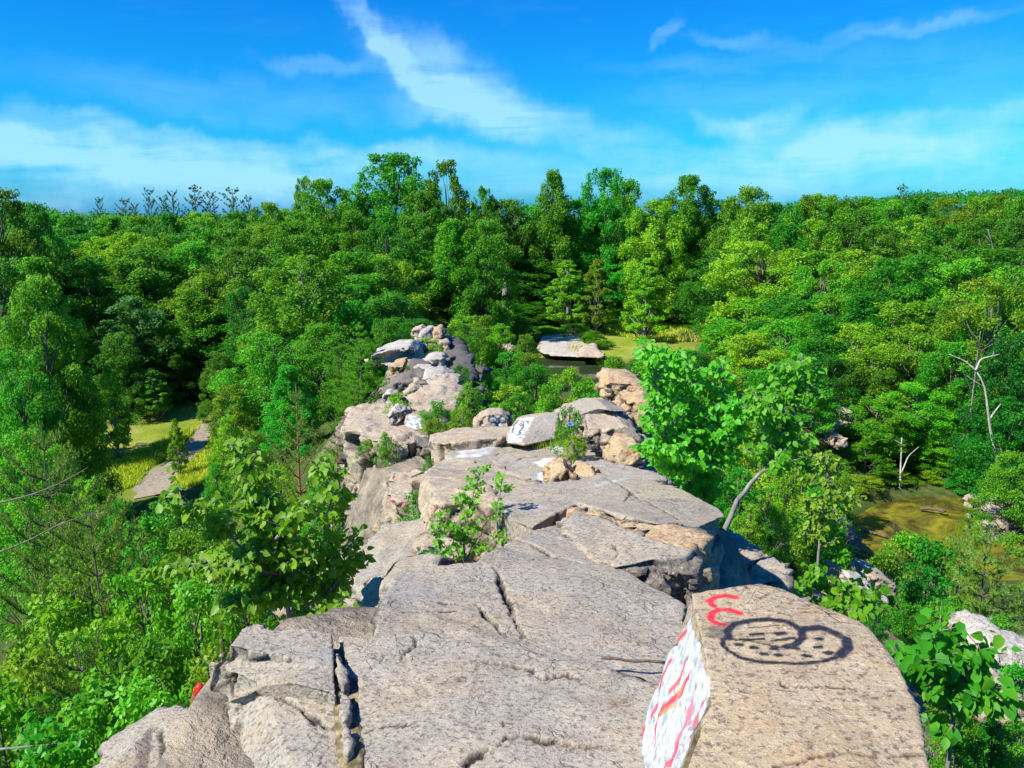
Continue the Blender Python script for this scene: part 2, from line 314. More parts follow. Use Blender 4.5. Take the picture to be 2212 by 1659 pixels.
def finish_rock(name, label, cat, V, F, mat, voxel, sm, amp, seed, strata, layers, group, topP, joint=1.0, jf=2.2):
    me0 = mesh_np('tmp', V, F); bm = bmesh.new(); bm.from_mesh(me0); bmesh.ops.recalc_face_normals(bm, faces=bm.faces[:]); bm.to_mesh(me0); bm.free()
    o = bpy.data.objects.new('tmp', me0); COL.objects.link(o)
    r = o.modifiers.new('r', 'REMESH'); r.mode = 'VOXEL'; r.voxel_size = voxel
    s_ = o.modifiers.new('s', 'SMOOTH'); s_.factor = 0.5; s_.iterations = sm
    dg = bpy.context.evaluated_depsgraph_get(); me = bpy.data.meshes.new_from_object(o.evaluated_get(dg)); bpy.data.objects.remove(o); bpy.data.meshes.remove(me0)
    n = len(me.vertices); P = np.empty(n * 3); me.vertices.foreach_get('co', P); P = P.reshape(-1, 3)
    N = np.empty(n * 3); me.vertices.foreach_get('normal', N); N = N.reshape(-1, 3)
    size = max(0.3, np.ptp(P, axis=0).max()); off = np.array([seed * 3.7, seed * 1.3, seed * 2.1])
    Q = P + off; steep = smooth(.25, .8, 1 - np.abs(N[:, 2]))
    d = fbm(Q, 1.6 / size, seed, 3) * amp * .6
    fv, fe = facets(Q + .12 * size * np.stack([fbm(Q, 2.5 / size, seed + k, 3) for k in (1, 2, 3)], 1), 3.2 / size ** .8, seed)
    d += fv * amp * (.25 + 1.35 * steep)
    cr_nat = smooth(.07, .0, fe) * (.10 + .8 * steep)
    d -= cr_nat * amp * .5
    fv2, fe2 = facets(Q, 9.0 / size ** .8, seed + 40)
    d += fv2 * amp * (.07 + .55 * steep)
    rr = np.random.default_rng(seed); wq = Q + .05 * size * np.stack([fbm(Q, 1.5 / size, seed + 60 + k, 3) for k in (1, 2, 3)], 1); fj = jf / size ** .75
    A1 = unit_(np.array([.9, .25, .15]) + rr.normal(0, .25, 3)); A2 = unit_(np.cross(A1, np.array([.1, .2, 1]) + rr.normal(0, .2, 3))); A3 = np.cross(A1, A2)
    sx_, sy_, sz_ = wq @ A1 * fj * .8, wq @ A2 * fj * .8, wq @ A3 * fj * 1.5; blk = _hash(np.floor(sx_), np.floor(sy_), np.floor(sz_), seed + 70) - .5
    d += blk * amp * 1.5 * steep * joint
    jl = np.minimum(np.minimum(np.abs(sx_ - np.round(sx_)) / .8, np.abs(sy_ - np.round(sy_)) / .8), np.abs(sz_ - np.round(sz_)) / 1.5) / fj
    jm = smooth(.0, .35, fbm(Q, 1.4 / size ** .6, seed + 71, 2) + .15) * smooth(.1, .5, steep) * joint; jg = smooth(voxel * 1.3, voxel * .2, jl) * jm
    d -= jg * voxel * 1.2
    if strata:
        ax = np.array(strata[:3]); sv = Q @ ax + .05 * fbm(Q, 2 / size, seed + 5, 3)
        q = sv * strata[3]; fl = q - np.floor(q)
        d += (smooth(0, .25, fl) * smooth(1, .8, fl) - .6) * amp * .8 * steep
    d += fbm(Q, 9 / size ** .7, seed + 9, 4, .6) * amp * .22
    crack = cr_nat * .95 * smooth(.0, .5, steep); crack = np.maximum(crack, jg * .9); paint = np.zeros((n, 3)); cov = np.zeros(n)
    for ly in layers or []:
        pl = fit_plane(np.array([PZ(*p) if len(p) == 3 else PD(*p[:2], p[3]) for p in ly['plane']])) if 'plane' in ly else fit_plane(topP)
        e1 = np.cross(pl[1], (0, .2, 1) if abs(pl[1][2]) < .7 else (0, 1, 0)); e1 /= np.linalg.norm(e1); e2 = np.cross(pl[1], e1)
        uv = np.stack([(P - pl[0]) @ e1, (P - pl[0]) @ e2], 1); dist = (P - pl[0]) @ pl[1]
        ok = (np.abs(dist) < ly.get('tol', .3)) & ((N @ pl[1]) > ly.get('face', .3))
        wob = ly.get('wob', .012)
        uvw = uv + wob * np.stack([fbm(Q, 3 / max(wob * 8, .02), seed + 3, 3), fbm(Q, 3 / max(wob * 8, .02), seed + 4, 3)], 1)
        to = lambda pts: [np.array([(hit(*p, pl) - pl[0]) @ e1, (hit(*p, pl) - pl[0]) @ e2]) for p in pts]
        for dep, wd, pts in ly.get('cracks', []):
            ds = seg_dist(uvw, to(pts)); wv = wd * (.75 + .6 * vnoise(Q, 9, seed + 8))
            f = smooth(1, .15, ds / np.maximum(wv, 1e-4)) * ok
            d -= f * dep; crack = np.maximum(crack, smooth(.12, .6, f))
        for c_, alpha, pts, soft in ly.get('fills', []):
            pp = to(pts); ins = in_poly(uvw, pp); ds = seg_dist(uvw, pp + [pp[0]])
            f = np.where(ins, smooth(0, soft, ds), 0) * alpha * ok
            f = np.clip(f * (1 + .5 * fbm(Q, 1.2 / soft, seed + 6, 3)), 0, 1)
            paint = paint * (1 - f[:, None]) + np.array(c_) * f[:, None]; cov = np.maximum(cov, f)
        for c_, wd, alpha, pts in ly.get('strokes', []):
            ds = seg_dist(uv + (uvw - uv) * .25, to(pts)); f = smooth(1.2, .7, ds / wd) * alpha * ok
            fp_ = f / np.maximum(np.maximum(f, cov), 1e-6); mixv = np.maximum(f, 0)[:, None]
            paint = np.where(cov[:, None] > 1e-3, paint * (1 - mixv) + np.array(c_) * mixv, np.array(c_)[None, :]); cov = np.maximum(cov, f)
    P = P + N * d[:, None]
    base = np.array([P[:, 0].mean(), P[:, 1].mean(), P[:, 2].min()]); P -= base
    me.vertices.foreach_set('co', P.astype(np.float32).ravel())
    a = me.attributes.new('crack', 'FLOAT', 'POINT'); a.data.foreach_set('value', crack.astype(np.float32))
    a = me.attributes.new('paint_cover', 'FLOAT', 'POINT'); a.data.foreach_set('value', cov.astype(np.float32))
    a = me.attributes.new('paint', 'FLOAT_COLOR', 'POINT'); a.data.foreach_set('color', np.concatenate([paint, np.ones((n, 1))], 1).astype(np.float32).ravel())
    me.polygons.foreach_set('use_smooth', np.ones(len(me.polygons), bool)); me.update(); me.materials.clear(); me.materials.append(mat); me.name = name
    ob = part(name, me); ob.location = base; tag(ob, label, cat, group); ROCKS.append(ob); return ob
SEED = [0]
def rock(name, label, top, drop=.6, flare=.08, mat=None, voxel=.03, sm=3, amp=.03, off=(0, 0), strata=None, layers=None, cat='rock', group=None):
    """top: outline of the upper face as (px, py, z [, ox, oy, dz]) -> a block with that upper face, sides going down"""
    SEED[0] += 1
    T = np.array([PZ(*p[:3]) for p in top]); c = T.mean(0); n = len(T)
    B = []
    for p, q in zip(top, T):
        r_ = q - c; r_[2] = 0
        ox, oy, dz = (p[3:6] if len(p) > 3 else (off[0], off[1], drop))
        B.append(q + r_ * flare + np.array([ox, oy, -dz]))
    tri = tessellate_polygon([[Vector(v) for v in T]])
    V = np.concatenate([T, np.array(B)]); F = [tuple(t) for t in tri] + [tuple(reversed([i + n for i in t])) for t in tri]
    F += [(i, i + n, (i + 1) % n + n, (i + 1) % n) for i in range(n)]
    return finish_rock(name, label, cat, V, F, mat or M_ROCK, voxel, sm, amp, SEED[0], strata, layers, group, T)
def face_rock(name, label, front, D, thick, back=(0, .0), shrink=.85, mat=None, voxel=.04, sm=2, amp=.04, strata=None, layers=None, cat='rock', group=None, lean=0.25):
    """front: outline of the side turned to the viewer as (px, py [, D]); the block goes back from it by thick metres"""
    SEED[0] += 1
    T0 = [PD(p[0], p[1], p[2] if len(p) > 2 else D) for p in front]; zmin = min(q[2] for q in T0)
    T = []
    for p, q in zip(front, T0):
        d = (p[2] if len(p) > 2 else D) + lean * (q[2] - zmin); T.append(PD(p[0], p[1], d))
    T = np.array(T); c = T.mean(0); n = len(T)
    B = c + (T - c) * np.array([shrink, 1, 1]) + np.array([back[0], thick, back[1]])
    B[:, 2] = np.where(T[:, 2] < c[2], B[:, 2] - .1 * thick, B[:, 2])
    T2 = np.stack([T[:, 0], T[:, 2], np.zeros(n)], 1)
    tri = tessellate_polygon([[Vector(v) for v in T2]])
    V = np.concatenate([T, B]); F = [tuple(t) for t in tri] + [tuple(reversed([i + n for i in t])) for t in tri]
    F += [(i, i + n, (i + 1) % n + n, (i + 1) % n) for i in range(n)]
    return finish_rock(name, label, cat, V, F, mat or M_ROCK2, voxel, sm, amp, SEED[0], strata, layers, group, T)

# ================================================================== SETTING: ground, path, ponds, hills
def ground_mat():
    m, t, out = new_mat('forest_floor'); g = t.n.new('ShaderNodeTexCoord').outputs['Object']
    gr = t.n.new('ShaderNodeAttribute'); gr.attribute_name = 'grass'; rk = t.n.new('ShaderNodeAttribute'); rk.attribute_name = 'rocky'
    n = t.noise(g, 2.2, 7, 0.65); n2 = t.noise(g, 9, 5, 0.7); n3 = t.noise(g, .35, 4, 0.6)
    c = t.ramp(n, [(0.3, (0.035, 0.045, 0.014)), (0.5, (0.05, 0.085, 0.015)), (0.72, (0.12, 0.10, 0.05))])
    gc = t.ramp(t.m('ADD', t.m('MULTIPLY', n2, .6), t.m('MULTIPLY', n3, .5)), [(0.38, (0.10, 0.17, 0.014)), (0.55, (0.20, 0.25, 0.02)), (0.7, (0.36, 0.33, 0.12))])
    c = t.mix(gr.outputs['Fac'], c, gc)
    rc = t.ramp(t.noise(g, 3.2, 7, 0.7, .5), [(0.32, (0.07, 0.062, 0.055)), (0.5, (0.22, 0.185, 0.14)), (0.68, (0.38, 0.31, 0.22))])
    c = t.mix(t.m('MULTIPLY', rk.outputs['Fac'], 1.0), c, rc)
    p = t.n.new('ShaderNodeBsdfPrincipled'); t.l.new(c, p.inputs['Base Color']); p.inputs['Roughness'].default_value = 0.95; p.inputs['Specular IOR Level'].default_value = 0.15
    b = t.n.new('ShaderNodeBump'); b.inputs['Strength'].default_value = 0.8; b.inputs['Distance'].default_value = 0.08; t.l.new(n2, b.inputs['Height']); t.l.new(b.outputs[0], p.inputs['Normal'])
    t.l.new(p.outputs[0], out.inputs[0]); return m
def axis(parts_):
    return np.unique(np.concatenate([np.arange(a, b, s) for a, b, s in parts_]))
def build_ground():
    xs = axis([(-900, -150, 30), (-150, -40, 3), (-40, -9, .7), (-9, 10, .14), (10, 40, .7), (40, 150, 3), (150, 901, 30)])
    ys = axis([(-60, -8, 2), (-8, 24, .14), (24, 48, .22), (48, 110, .9), (110, 220, 4), (220, 1400, 40)])
    X, Y = np.meshgrid(xs, ys); Z = H(X, Y)
    nx, ny = len(xs), len(ys); V = np.stack([X.ravel(), Y.ravel(), Z.ravel()], 1)
    i = np.arange(nx * ny).reshape(ny, nx); F = np.stack([i[:-1, :-1], i[:-1, 1:], i[1:, 1:], i[1:, :-1]], -1).reshape(-1, 4)
    me = mesh_np('ground', V, F, ground_mat(), smooth_=True)
    clear = np.exp(-(((V[:, 0] + 20) / 8.0) ** 2 + ((V[:, 1] - 46) / 10) ** 2) ** 3)
    shore = np.exp(-(((V[:, 0] - 9) / 12.0) ** 2 + ((V[:, 1] - 81) / 8.5) ** 2) ** 3)
    g = np.maximum(clear, shore)
    xl = np.interp(V[:, 1], RK[:, 0], RK[:, 1]); xr = np.interp(V[:, 1], RK[:, 0], RK[:, 2])
    rk = smooth(3.5, 5.5, V[:, 2] + fbm(V, .8, 4, 3)) * (V[:, 1] < 48) * ((V[:, 0] > xl - 2.5) & (V[:, 0] < xr + 7 * (V[:, 1] < 22) + 2))
    for nm, a_ in (('grass', g), ('rocky', rk)):
        at = me.attributes.new(nm, 'FLOAT', 'POINT'); at.data.foreach_set('value', a_.astype(np.float32))
    tag(part('ground', me), kind='structure')
build_ground()
def simple_mat(name, stops, scale, rough=.9, bump=.3, dist=.03, spec=.3):
    m, t, out = new_mat(name); g = t.n.new('ShaderNodeTexCoord').outputs['Object']; n = t.noise(g, scale, 7, .68)
    p = t.n.new('ShaderNodeBsdfPrincipled'); t.l.new(t.ramp(n, stops), p.inputs['Base Color']); p.inputs['Roughness'].default_value = rough; p.inputs['Specular IOR Level'].default_value = spec
    b = t.n.new('ShaderNodeBump'); b.inputs['Strength'].default_value = bump; b.inputs['Distance'].default_value = dist; t.l.new(n, b.inputs['Height']); t.l.new(b.outputs[0], p.inputs['Normal'])
    t.l.new(p.outputs[0], out.inputs[0]); return m
def path_sheet(name, left, right, mat, lift=.012):
    """a strip between two edges given in photo pixels on the ground"""
    L = [PZ(x, y, .15) for x, y in left]; R = [PZ(x, y, .15) for x, y in right]; n = 60; V = []
    tt = np.linspace(0, len(L) - 1, n); idx = np.arange(len(L)); k = 10
    for t_ in tt:
        a = np.array([np.interp(t_, idx, [q[c] for q in L]) for c in range(2)]); b = np.array([np.interp(t_, idx, [q[c] for q in R]) for c in range(2)])
        for j in range(k): V.append(a + (b - a) * j / (k - 1))
    V = np.array(V); e = np.zeros(len(V)); V3 = np.concatenate([V, np.zeros((len(V), 1))], 1)
    jj = np.tile(np.arange(k), n); V[:, 0] += np.where((jj == 0) | (jj == k - 1), fbm(V3, .9, 2, 3) * .35, 0)
    Z = H(V[:, 0], V[:, 1]) + lift; V3 = np.stack([V[:, 0], V[:, 1], Z], 1)
    i = np.arange(n * k).reshape(n, k); F = np.stack([i[:-1, :-1], i[:-1, 1:], i[1:, 1:], i[1:, :-1]], -1).reshape(-1, 4)
    return tag(part(name, mesh_np(name, V3, F, mat, smooth_=True)), kind='structure')
M_PATH = simple_mat('path_gravel', [(.3, (.13, .105, .07)), (.5, (.24, .20, .15)), (.7, (.34, .29, .23))], 6)
path_sheet('path', [(300, 1080), (302, 1045), (330, 1008), (372, 985), (402, 955), (420, 930), (436, 905)], [(395, 1085), (372, 1050), (382, 1015), (420, 985), (446, 955), (462, 930), (470, 905)], M_PATH, .05)
M_SAND = simple_mat('bank_sand', [(.3, (.30, .25, .17)), (.6, (.52, .45, .34))], 3)
path_sheet('path', [(1375, 733), (1400, 722), (1440, 716), (1480, 714)], [(1385, 738), (1420, 730), (1470, 722), (1525, 717)], M_SAND, .06)
def water_mat(name, c1, c2, algae=0.0):
    m, t, out = new_mat(name); g = t.n.new('ShaderNodeTexCoord').outputs['Object']
    n = t.noise(g, .5, 6, .7, .8); n2 = t.noise(g, 4.0, 4, .6)
    c = t.mix(t.ramp(n, [(.42, 0.0), (.60, 1.0)]), c1, c2)
    p = t.n.new('ShaderNodeBsdfPrincipled'); t.l.new(c, p.inputs['Base Color'])
    t.l.new(t.ramp(n, [(.4, .06), (.6, .06 + algae)]), p.inputs['Roughness']); p.inputs['IOR'].default_value = 1.33
    b = t.n.new('ShaderNodeBump'); b.inputs['Strength'].default_value = .12; b.inputs['Distance'].default_value = .02; t.l.new(n2, b.inputs['Height']); t.l.new(b.outputs[0], p.inputs['Normal'])
    t.l.new(p.outputs[0], out.inputs[0]); return m
def pond(name, cx, cy, rx, ry, z, mat):
    n = 64; V = [(cx, cy, z)]; A = np.arange(n) * 2 * math.pi / n; q = np.stack([np.cos(A) * 2, np.sin(A) * 2, np.full(n, cx)], 1); r = 1 + .16 * fbm(q, .6, 9, 3)
    for a, k in zip(A, r): V.append((cx + rx * k * math.cos(a), cy + ry * k * math.sin(a), z))
    F = [(0, i + 1, (i + 1) % n + 1) for i in range(n)]; tag(part(name, mesh_np(name, np.array(V), F, mat)), kind='structure')
pond('water', 19, 33, 7.5, 6.2, .02, water_mat('pond_algae', (.055, .045, .014), (.20, .19, .012), .55))
pond('water', 5.5, 68, 8, 8, -.05, water_mat('pond_dark', (.02, .035, .015), (.03, .05, .02)))
pond('water', 17.0, 88, 6.5, 5, -.05, water_mat('pond_bright', (.03, .04, .02), (.04, .05, .025)))

# ================================================================== ROCKS
BLK = (.010, .013, .026); RED = (.60, .015, .045); WHT = (.74, .78, .82); GRY = (.45, .47, .50); OCH = (.40, .24, .06); PNK = (.62, .06, .18)
c2 = lambda pts: [(1350.1 + x * .3897, 1134.1 + y * .3897) for x, y in pts]      # readings taken in an enlarged crop
c8 = lambda pts: [(162.0 + x * .3418, 1188.1 + y * .3418) for x, y in pts]
c1 = lambda pts: [(702.0 + x * .3662, 1080.1 + y * .3662) for x, y in pts]
rock('granite_slab', 'broad flat grey granite slab filling the bottom centre of the view', [(728, 1373, 12.36), (830, 1370, 12.36), (905, 1362, 12.37), (1040, 1388, 12.37), (1135, 1398, 12.37), (1285, 1440, 12.37), (1440, 1478, 12.36), (1500, 1560, 12.36), (1470, 1900, 12.36), (1100, 2050, 12.35), (790, 2000, 12.33), (772, 1780, 12.33), (764, 1600, 12.34), (770, 1480, 12.35), (742, 1425, 12.35)],
     drop=.45, flare=.03, voxel=.008, sm=3, amp=.018, layers=[dict(cracks=[
         (0.022, 0.0130, c1([(570, 765), (530, 800), (520, 870), (460, 925)])), (0.018, 0.0130, c1([(880, 930), (1000, 960), (1160, 985), (1270, 1030), (1430, 1025), (1500, 1050)])), (0.007, 0.0156, c1([(890, 980), (850, 1030), (790, 1065)])),
         (0.025, 0.0208, c1([(840, 1545), (960, 1490), (1060, 1420), (1130, 1385), (1260, 1420), (1420, 1425), (1560, 1450), (1720, 1440)])), (0.010, 0.0091, c1([(1060, 1340), (1110, 1315)])), (0.007, 0.0078, c1([(220, 1350), (420, 1325), (520, 1330)])), (0.010, 0.0104, c1([(560, 770), (700, 775)]))],
         fills=[((.38, .17, .09), .55, c1([(1590, 1120), (1700, 1080), (1850, 1100), (1880, 1200), (1760, 1280), (1640, 1250), (1560, 1180)]), .12), ((.70, .70, .70), .35, c1([(300, 1480), (520, 1330), (900, 1300), (800, 1450), (400, 1560)]), .2)])])
rock('granite_slab', 'sloping grey slab with two long cracks, ending in a pointed far tip', [(806, 1385, 12.34), (832, 1290, 12.33), (856, 1230, 12.30), (950, 1220, 12.30), (1030, 1213, 12.30), (1052, 1193, 12.28), (1130, 1158, 12.22), (1216, 1134, 12.16), (1300, 1208, 12.22), (1400, 1258, 12.28), (1482, 1303, 12.30), (1478, 1400, 12.31), (1450, 1485, 12.31), (1290, 1462, 12.345), (1135, 1412, 12.345), (905, 1392, 12.345)],
     drop=.8, flare=.05, voxel=.008, sm=3, amp=.022, off=(-.04, 0), layers=[dict(cracks=[
         (0.027, 0.0182, c1([(1000, 420), (1060, 560), (1110, 680), (1170, 800)])), (0.027, 0.0143, c1([(690, 605), (790, 610), (900, 620), (960, 680), (1010, 740), (1080, 795)])), (0.009, 0.0078, c1([(460, 668), (600, 660), (770, 655)])),
         (0.027, 0.0208, c1([(1110, 225), (1220, 260), (1340, 330), (1440, 350), (1600, 400)])), (0.025, 0.0182, c1([(1290, 150), (1420, 190), (1500, 240), (1560, 300), (1690, 350)])), (0.006, 0.0078, c1([(1190, 380), (1260, 350), (1340, 335)]))],
         fills=[((.66, .60, .50), .35, c1([(1360, 470), (1500, 440), (1620, 520), (1560, 560), (1400, 520)]), .1)])])
rock('granite_slab', 'low grey slab between the pointed tip and the crumbling pale band', [(1216, 1130, 12.20), (1246, 1102, 12.16), (1300, 1120, 12.20), (1390, 1150, 12.26), (1470, 1178, 12.30), (1494, 1186, 12.30), (1480, 1192, 12.30), (1380, 1212, 12.29), (1322, 1222, 12.28), (1290, 1205, 12.25)],
     drop=.95, flare=.02, off=(.05, -.05), voxel=.012, sm=2, amp=.03, layers=[dict(cracks=[(0.025, 0.0156, c1([(1700, 250), (1740, 300), (1700, 330)]))])])
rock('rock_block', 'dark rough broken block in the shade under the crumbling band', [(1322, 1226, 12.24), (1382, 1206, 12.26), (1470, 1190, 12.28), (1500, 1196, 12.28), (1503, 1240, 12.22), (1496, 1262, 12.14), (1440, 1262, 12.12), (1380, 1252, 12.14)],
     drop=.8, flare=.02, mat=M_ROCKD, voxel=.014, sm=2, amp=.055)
rock('granite_slab', 'big grey slab with a rounded overhanging nose on its right end', [(1052, 1057, 11.72), (1130, 1046, 11.74), (1222, 1037, 11.76), (1300, 1031, 11.78), (1372, 1032, 11.8), (1450, 1046, 11.83), (1512, 1076, 11.87), (1560, 1100, 11.9, -.06, -.03, .75), (1570, 1113, 11.91, -.10, -.06, .75), (1522, 1131, 12.0, -.05, -.02, .8), (1497, 1150, 12.08, -.02, 0, .8), (1430, 1132, 12.08), (1370, 1118, 12.06), (1300, 1100, 12.02), (1246, 1086, 11.97), (1200, 1106, 11.98), (1150, 1140, 11.98), (1104, 1122, 11.9)],
     drop=.8, flare=.02, voxel=.013, sm=2, amp=.03, layers=[dict(cracks=[(.02, .016, [(1290, 1030), (1340, 1052), (1400, 1085), (1470, 1118)]), (.012, .012, [(1120, 1075), (1180, 1066), (1260, 1064)]), (.012, .010, [(1130, 1060), (1200, 1052)]), (.014, .014, [(1350, 1078), (1362, 1066), (1385, 1064)])],
         fills=[((.60, .52, .50), .5, [(1120, 1088), (1180, 1076), (1230, 1084), (1200, 1104), (1150, 1112)], .08), ((.66, .68, .68), .5, [(1260, 1052), (1310, 1036), (1400, 1038), (1330, 1050), (1290, 1060)], .06)])])
rock('rock_band', 'crumbling band of pale and orange broken stone under the big nosed slab', [(1240, 1092, 12.0), (1300, 1100, 12.08), (1372, 1118, 12.12), (1432, 1134, 12.14), (1492, 1152, 12.14), (1500, 1176, 12.16), (1468, 1174, 12.22), (1400, 1158, 12.2), (1330, 1132, 12.17), (1250, 1106, 12.06)],
     drop=.45, flare=.05, off=(.02, -.08), mat=M_ROCK3, voxel=.014, sm=1, amp=.075)
rock('rock_block', 'large block lying in the shade of the overhanging nose', [(1488, 1268, 11.3), (1520, 1200, 11.25), (1552, 1158, 11.2), (1576, 1150, 11.2), (1640, 1178, 11.2), (1692, 1214, 11.2), (1702, 1226, 11.2), (1690, 1250, 11.2), (1610, 1262, 11.22), (1560, 1300, 11.26)],
     drop=1.5, flare=.12, voxel=.025, sm=2, amp=.07, layers=[dict(cracks=[(.03, .03, [(1600, 1260), (1620, 1215), (1660, 1190)])])])
boulder_layers = [dict(tol=.16, face=.5, wob=.006, cracks=[(.012, .009, c2([(820, 1330), (960, 1315), (1060, 1290), (1200, 1275), (1420, 1285), (1640, 1260)])), (.006, .007, c2([(860, 860), (900, 900), (1060, 905), (1200, 915)]))],
    fills=[((.66, .60, .50), .6, c2([(740, 395), (860, 440), (960, 500), (1060, 560), (1040, 580), (900, 520), (780, 430)]), .03), ((.30, .16, .07), .35, c2([(1200, 780), (1560, 760), (1580, 840), (1500, 900), (1250, 860), (900, 880), (700, 800)]), .12), ((.10, .10, .11), .5, c2([(470, 580), (560, 560), (600, 640), (470, 640)]), .03)],
    strokes=[(RED, .0115, .97, c2([(615, 415), (560, 400), (500, 405), (465, 425), (490, 450)])), (RED, .0115, .97, c2([(635, 490), (580, 470), (520, 470), (480, 490), (475, 520), (500, 540), (545, 550)])),
        (BLK, .0125, 1.0, c2([(575, 632), (568, 585), (610, 545), (700, 530), (800, 532), (900, 550), (975, 595), (988, 630), (950, 662), (890, 682)])), (BLK, .005, 1.0, c2([(890, 682), (820, 675), (700, 650), (575, 632)])),
        (BLK, .0085, 1.0, c2([(540, 635), (545, 670), (575, 700), (640, 740), (780, 765), (960, 775), (1100, 765), (1190, 735)])), (BLK, .0155, 1.0, c2([(1190, 735), (1235, 700), (1225, 650), (1170, 615), (1090, 585), (1000, 590)])),
        (BLK, .02, .5, c2([(480, 610), (570, 615)])), (BLK, .02, .5, c2([(500, 580), (560, 560), (620, 545)])),
        (BLK, .004, 1.0, c2([(680, 572), (850, 568)])), (BLK, .006, 1.0, c2([(640, 635), (770, 636)])), (BLK, .007, 1.0, c2([(820, 646), (935, 630)])), (BLK, .009, 1.0, c2([(705, 610), (760, 608)])), (BLK, .010, 1.0, c2([(840, 608), (885, 606)]))] +
        [(BLK, .0095, 1.0, c2([(x - 12, y), (x + 12, y + 2)])) for x, y in ((630, 665), (715, 685), (830, 690), (770, 718), (850, 725), (940, 690), (1005, 730), (1075, 645), (1070, 688), (1125, 718))]),
  dict(plane=[(1505, 1350, 12.82), (1532, 1500, 12.82), (1400, 1560, 12.38)], tol=.12, face=.45, wob=.006,
    fills=[((.52, .57, .66), .92, c2([(372, 500), (470, 880), (465, 1000), (420, 1150), (360, 1420), (40, 1420), (150, 1000), (250, 720), (330, 560)]), .02)],
    strokes=[(RED, .009, .9, c2([(180, 900), (120, 1040), (90, 1200)])), (RED, .012, .85, c2([(270, 760), (230, 850), (205, 960), (160, 1060)])), (RED, .02, .8, c2([(420, 1000), (400, 1120), (380, 1260)])), (RED, .02, .85, c2([(120, 1150), (90, 1300), (60, 1420)])), (RED, .011, .92, c2([(345, 590), (315, 620), (290, 660)])), (RED, .014, .92, c2([(350, 850), (320, 930), (260, 1000), (200, 1070)])), (RED, .011, .85, c2([(340, 770), (320, 850), (270, 930)])), (OCH, .008, .8, c2([(290, 1000), (230, 1050), (190, 1080)])), (RED, .010, .9, c2([(220, 870), (208, 925)])), (OCH, .006, .7, c2([(345, 600), (325, 635)])),
        (RED, .016, .7, c2([(365, 990), (355, 1100), (300, 1220)])), (RED, .016, .9, c2([(200, 1080), (180, 1250), (150, 1400)])), (RED, .014, .85, c2([(310, 1230), (240, 1400)])), (OCH, .010, .8, c2([(330, 880), (300, 960)]))])]
rock('granite_boulder', 'large boulder at bottom right with spray-painted dark oval drawing and red marks', [(1494, 1281, 12.84), (1560, 1272, 12.85), (1645, 1264, 12.85), (1692, 1274, 12.85), (1750, 1300, 12.85), (1812, 1322, 12.85), (1872, 1350, 12.85), (1912, 1395, 12.85), (1948, 1448, 12.85), (1978, 1520, 12.84), (1994, 1590, 12.84), (2008, 1680, 12.83), (2020, 1850, 12.83), (1850, 2050, 12.83), (1600, 2000, 12.83), (1455, 1760, 12.82), (1478, 1660, 12.82), (1505, 1585, 12.82), (1532, 1520, 12.83), (1530, 1450, 12.84), (1508, 1352, 12.84)],
     drop=.62, flare=.0, off=(-.17, .05), mat=M_ROCKB, voxel=.0065, sm=4, amp=.011, layers=boulder_layers)
rock('granite_block', 'squared grey block at lower left with an orange split face', [(440, 1426, 12.36), (492, 1392, 12.44), (520, 1352, 12.44), (556, 1340, 12.45), (578, 1344, 12.45), (584, 1357, 12.43), (640, 1350, 12.44), (718, 1366, 12.41), (724, 1440, 12.385), (728, 1500, 12.375), (640, 1476, 12.38), (566, 1484, 12.35), (500, 1506, 12.30), (446, 1536, 12.14)],
     drop=.7, flare=.02, voxel=.008, sm=2, amp=.012, layers=[dict(tol=.2, cracks=[(0.015, 0.0104, c8([(950, 850), (1040, 820), (1120, 800)]))]), dict(plane=[(440, 1426, 12.36), (492, 1392, 12.44), (446, 1536, 12.14)], tol=.12, face=.35, fills=[((.44, .25, .10), .85, [(440, 1424), (488, 1404), (494, 1500), (446, 1536)], .02)], cracks=[(0.013, 0.0091, c8([(890, 640), (880, 720), (860, 790)])), (0.010, 0.0078, c8([(830, 700), (840, 840), (815, 930)])), (0.010, 0.0078, c8([(915, 660), (905, 720)]))])])
rock('granite_slab', 'rounded grey slab running off the bottom left corner of the rock top', [(731, 1508, 12.33), (640, 1486, 12.33), (566, 1492, 12.31), (500, 1516, 12.22), (446, 1540, 12.10), (380, 1552, 12.06), (330, 1566, 12.04), (295, 1602, 12.08), (262, 1636, 12.08), (215, 1668, 12.06), (160, 1750, 12.05), (300, 2000, 12.1), (765, 1990, 12.32), (770, 1760, 12.32), (757, 1659, 12.33), (741, 1570, 12.33)],
     drop=.6, flare=.06, voxel=.008, sm=3, amp=.022, layers=[dict(tol=.25, cracks=[(0.027, 0.0156, c8([(1200, 905), (1300, 960), (1440, 1040), (1560, 1090), (1660, 1105)])), (0.018, 0.0143, c8([(960, 980), (1060, 1050), (1110, 1010)])), (0.015, 0.0117, c8([(515, 1100), (525, 1180), (520, 1280)])), (0.025, 0.0182, c8([(740, 1240), (770, 1210)])), (0.015, 0.0117, c8([(1510, 1090), (1560, 1160), (1600, 1180)])), (0.020, 0.0130, c8([(1120, 900), (1200, 890), (1290, 830), (1420, 780), (1600, 770)]))],
         fills=[((.66, .68, .72), .45, c8([(520, 1378), (600, 1250), (760, 1230), (1000, 1260), (900, 1378)]), .12)])])
rock('rock_shoulder', 'smooth rounded rock in the shade below the bottom left slab', [(190, 1680, 11.7), (240, 1600, 11.7), (285, 1560, 11.7), (335, 1532, 11.72), (395, 1524, 11.75), (440, 1536, 11.8), (400, 1600, 11.8), (330, 1680, 11.8), (250, 1800, 11.8)], drop=.8, flare=.2, voxel=.02, sm=6, amp=.03)
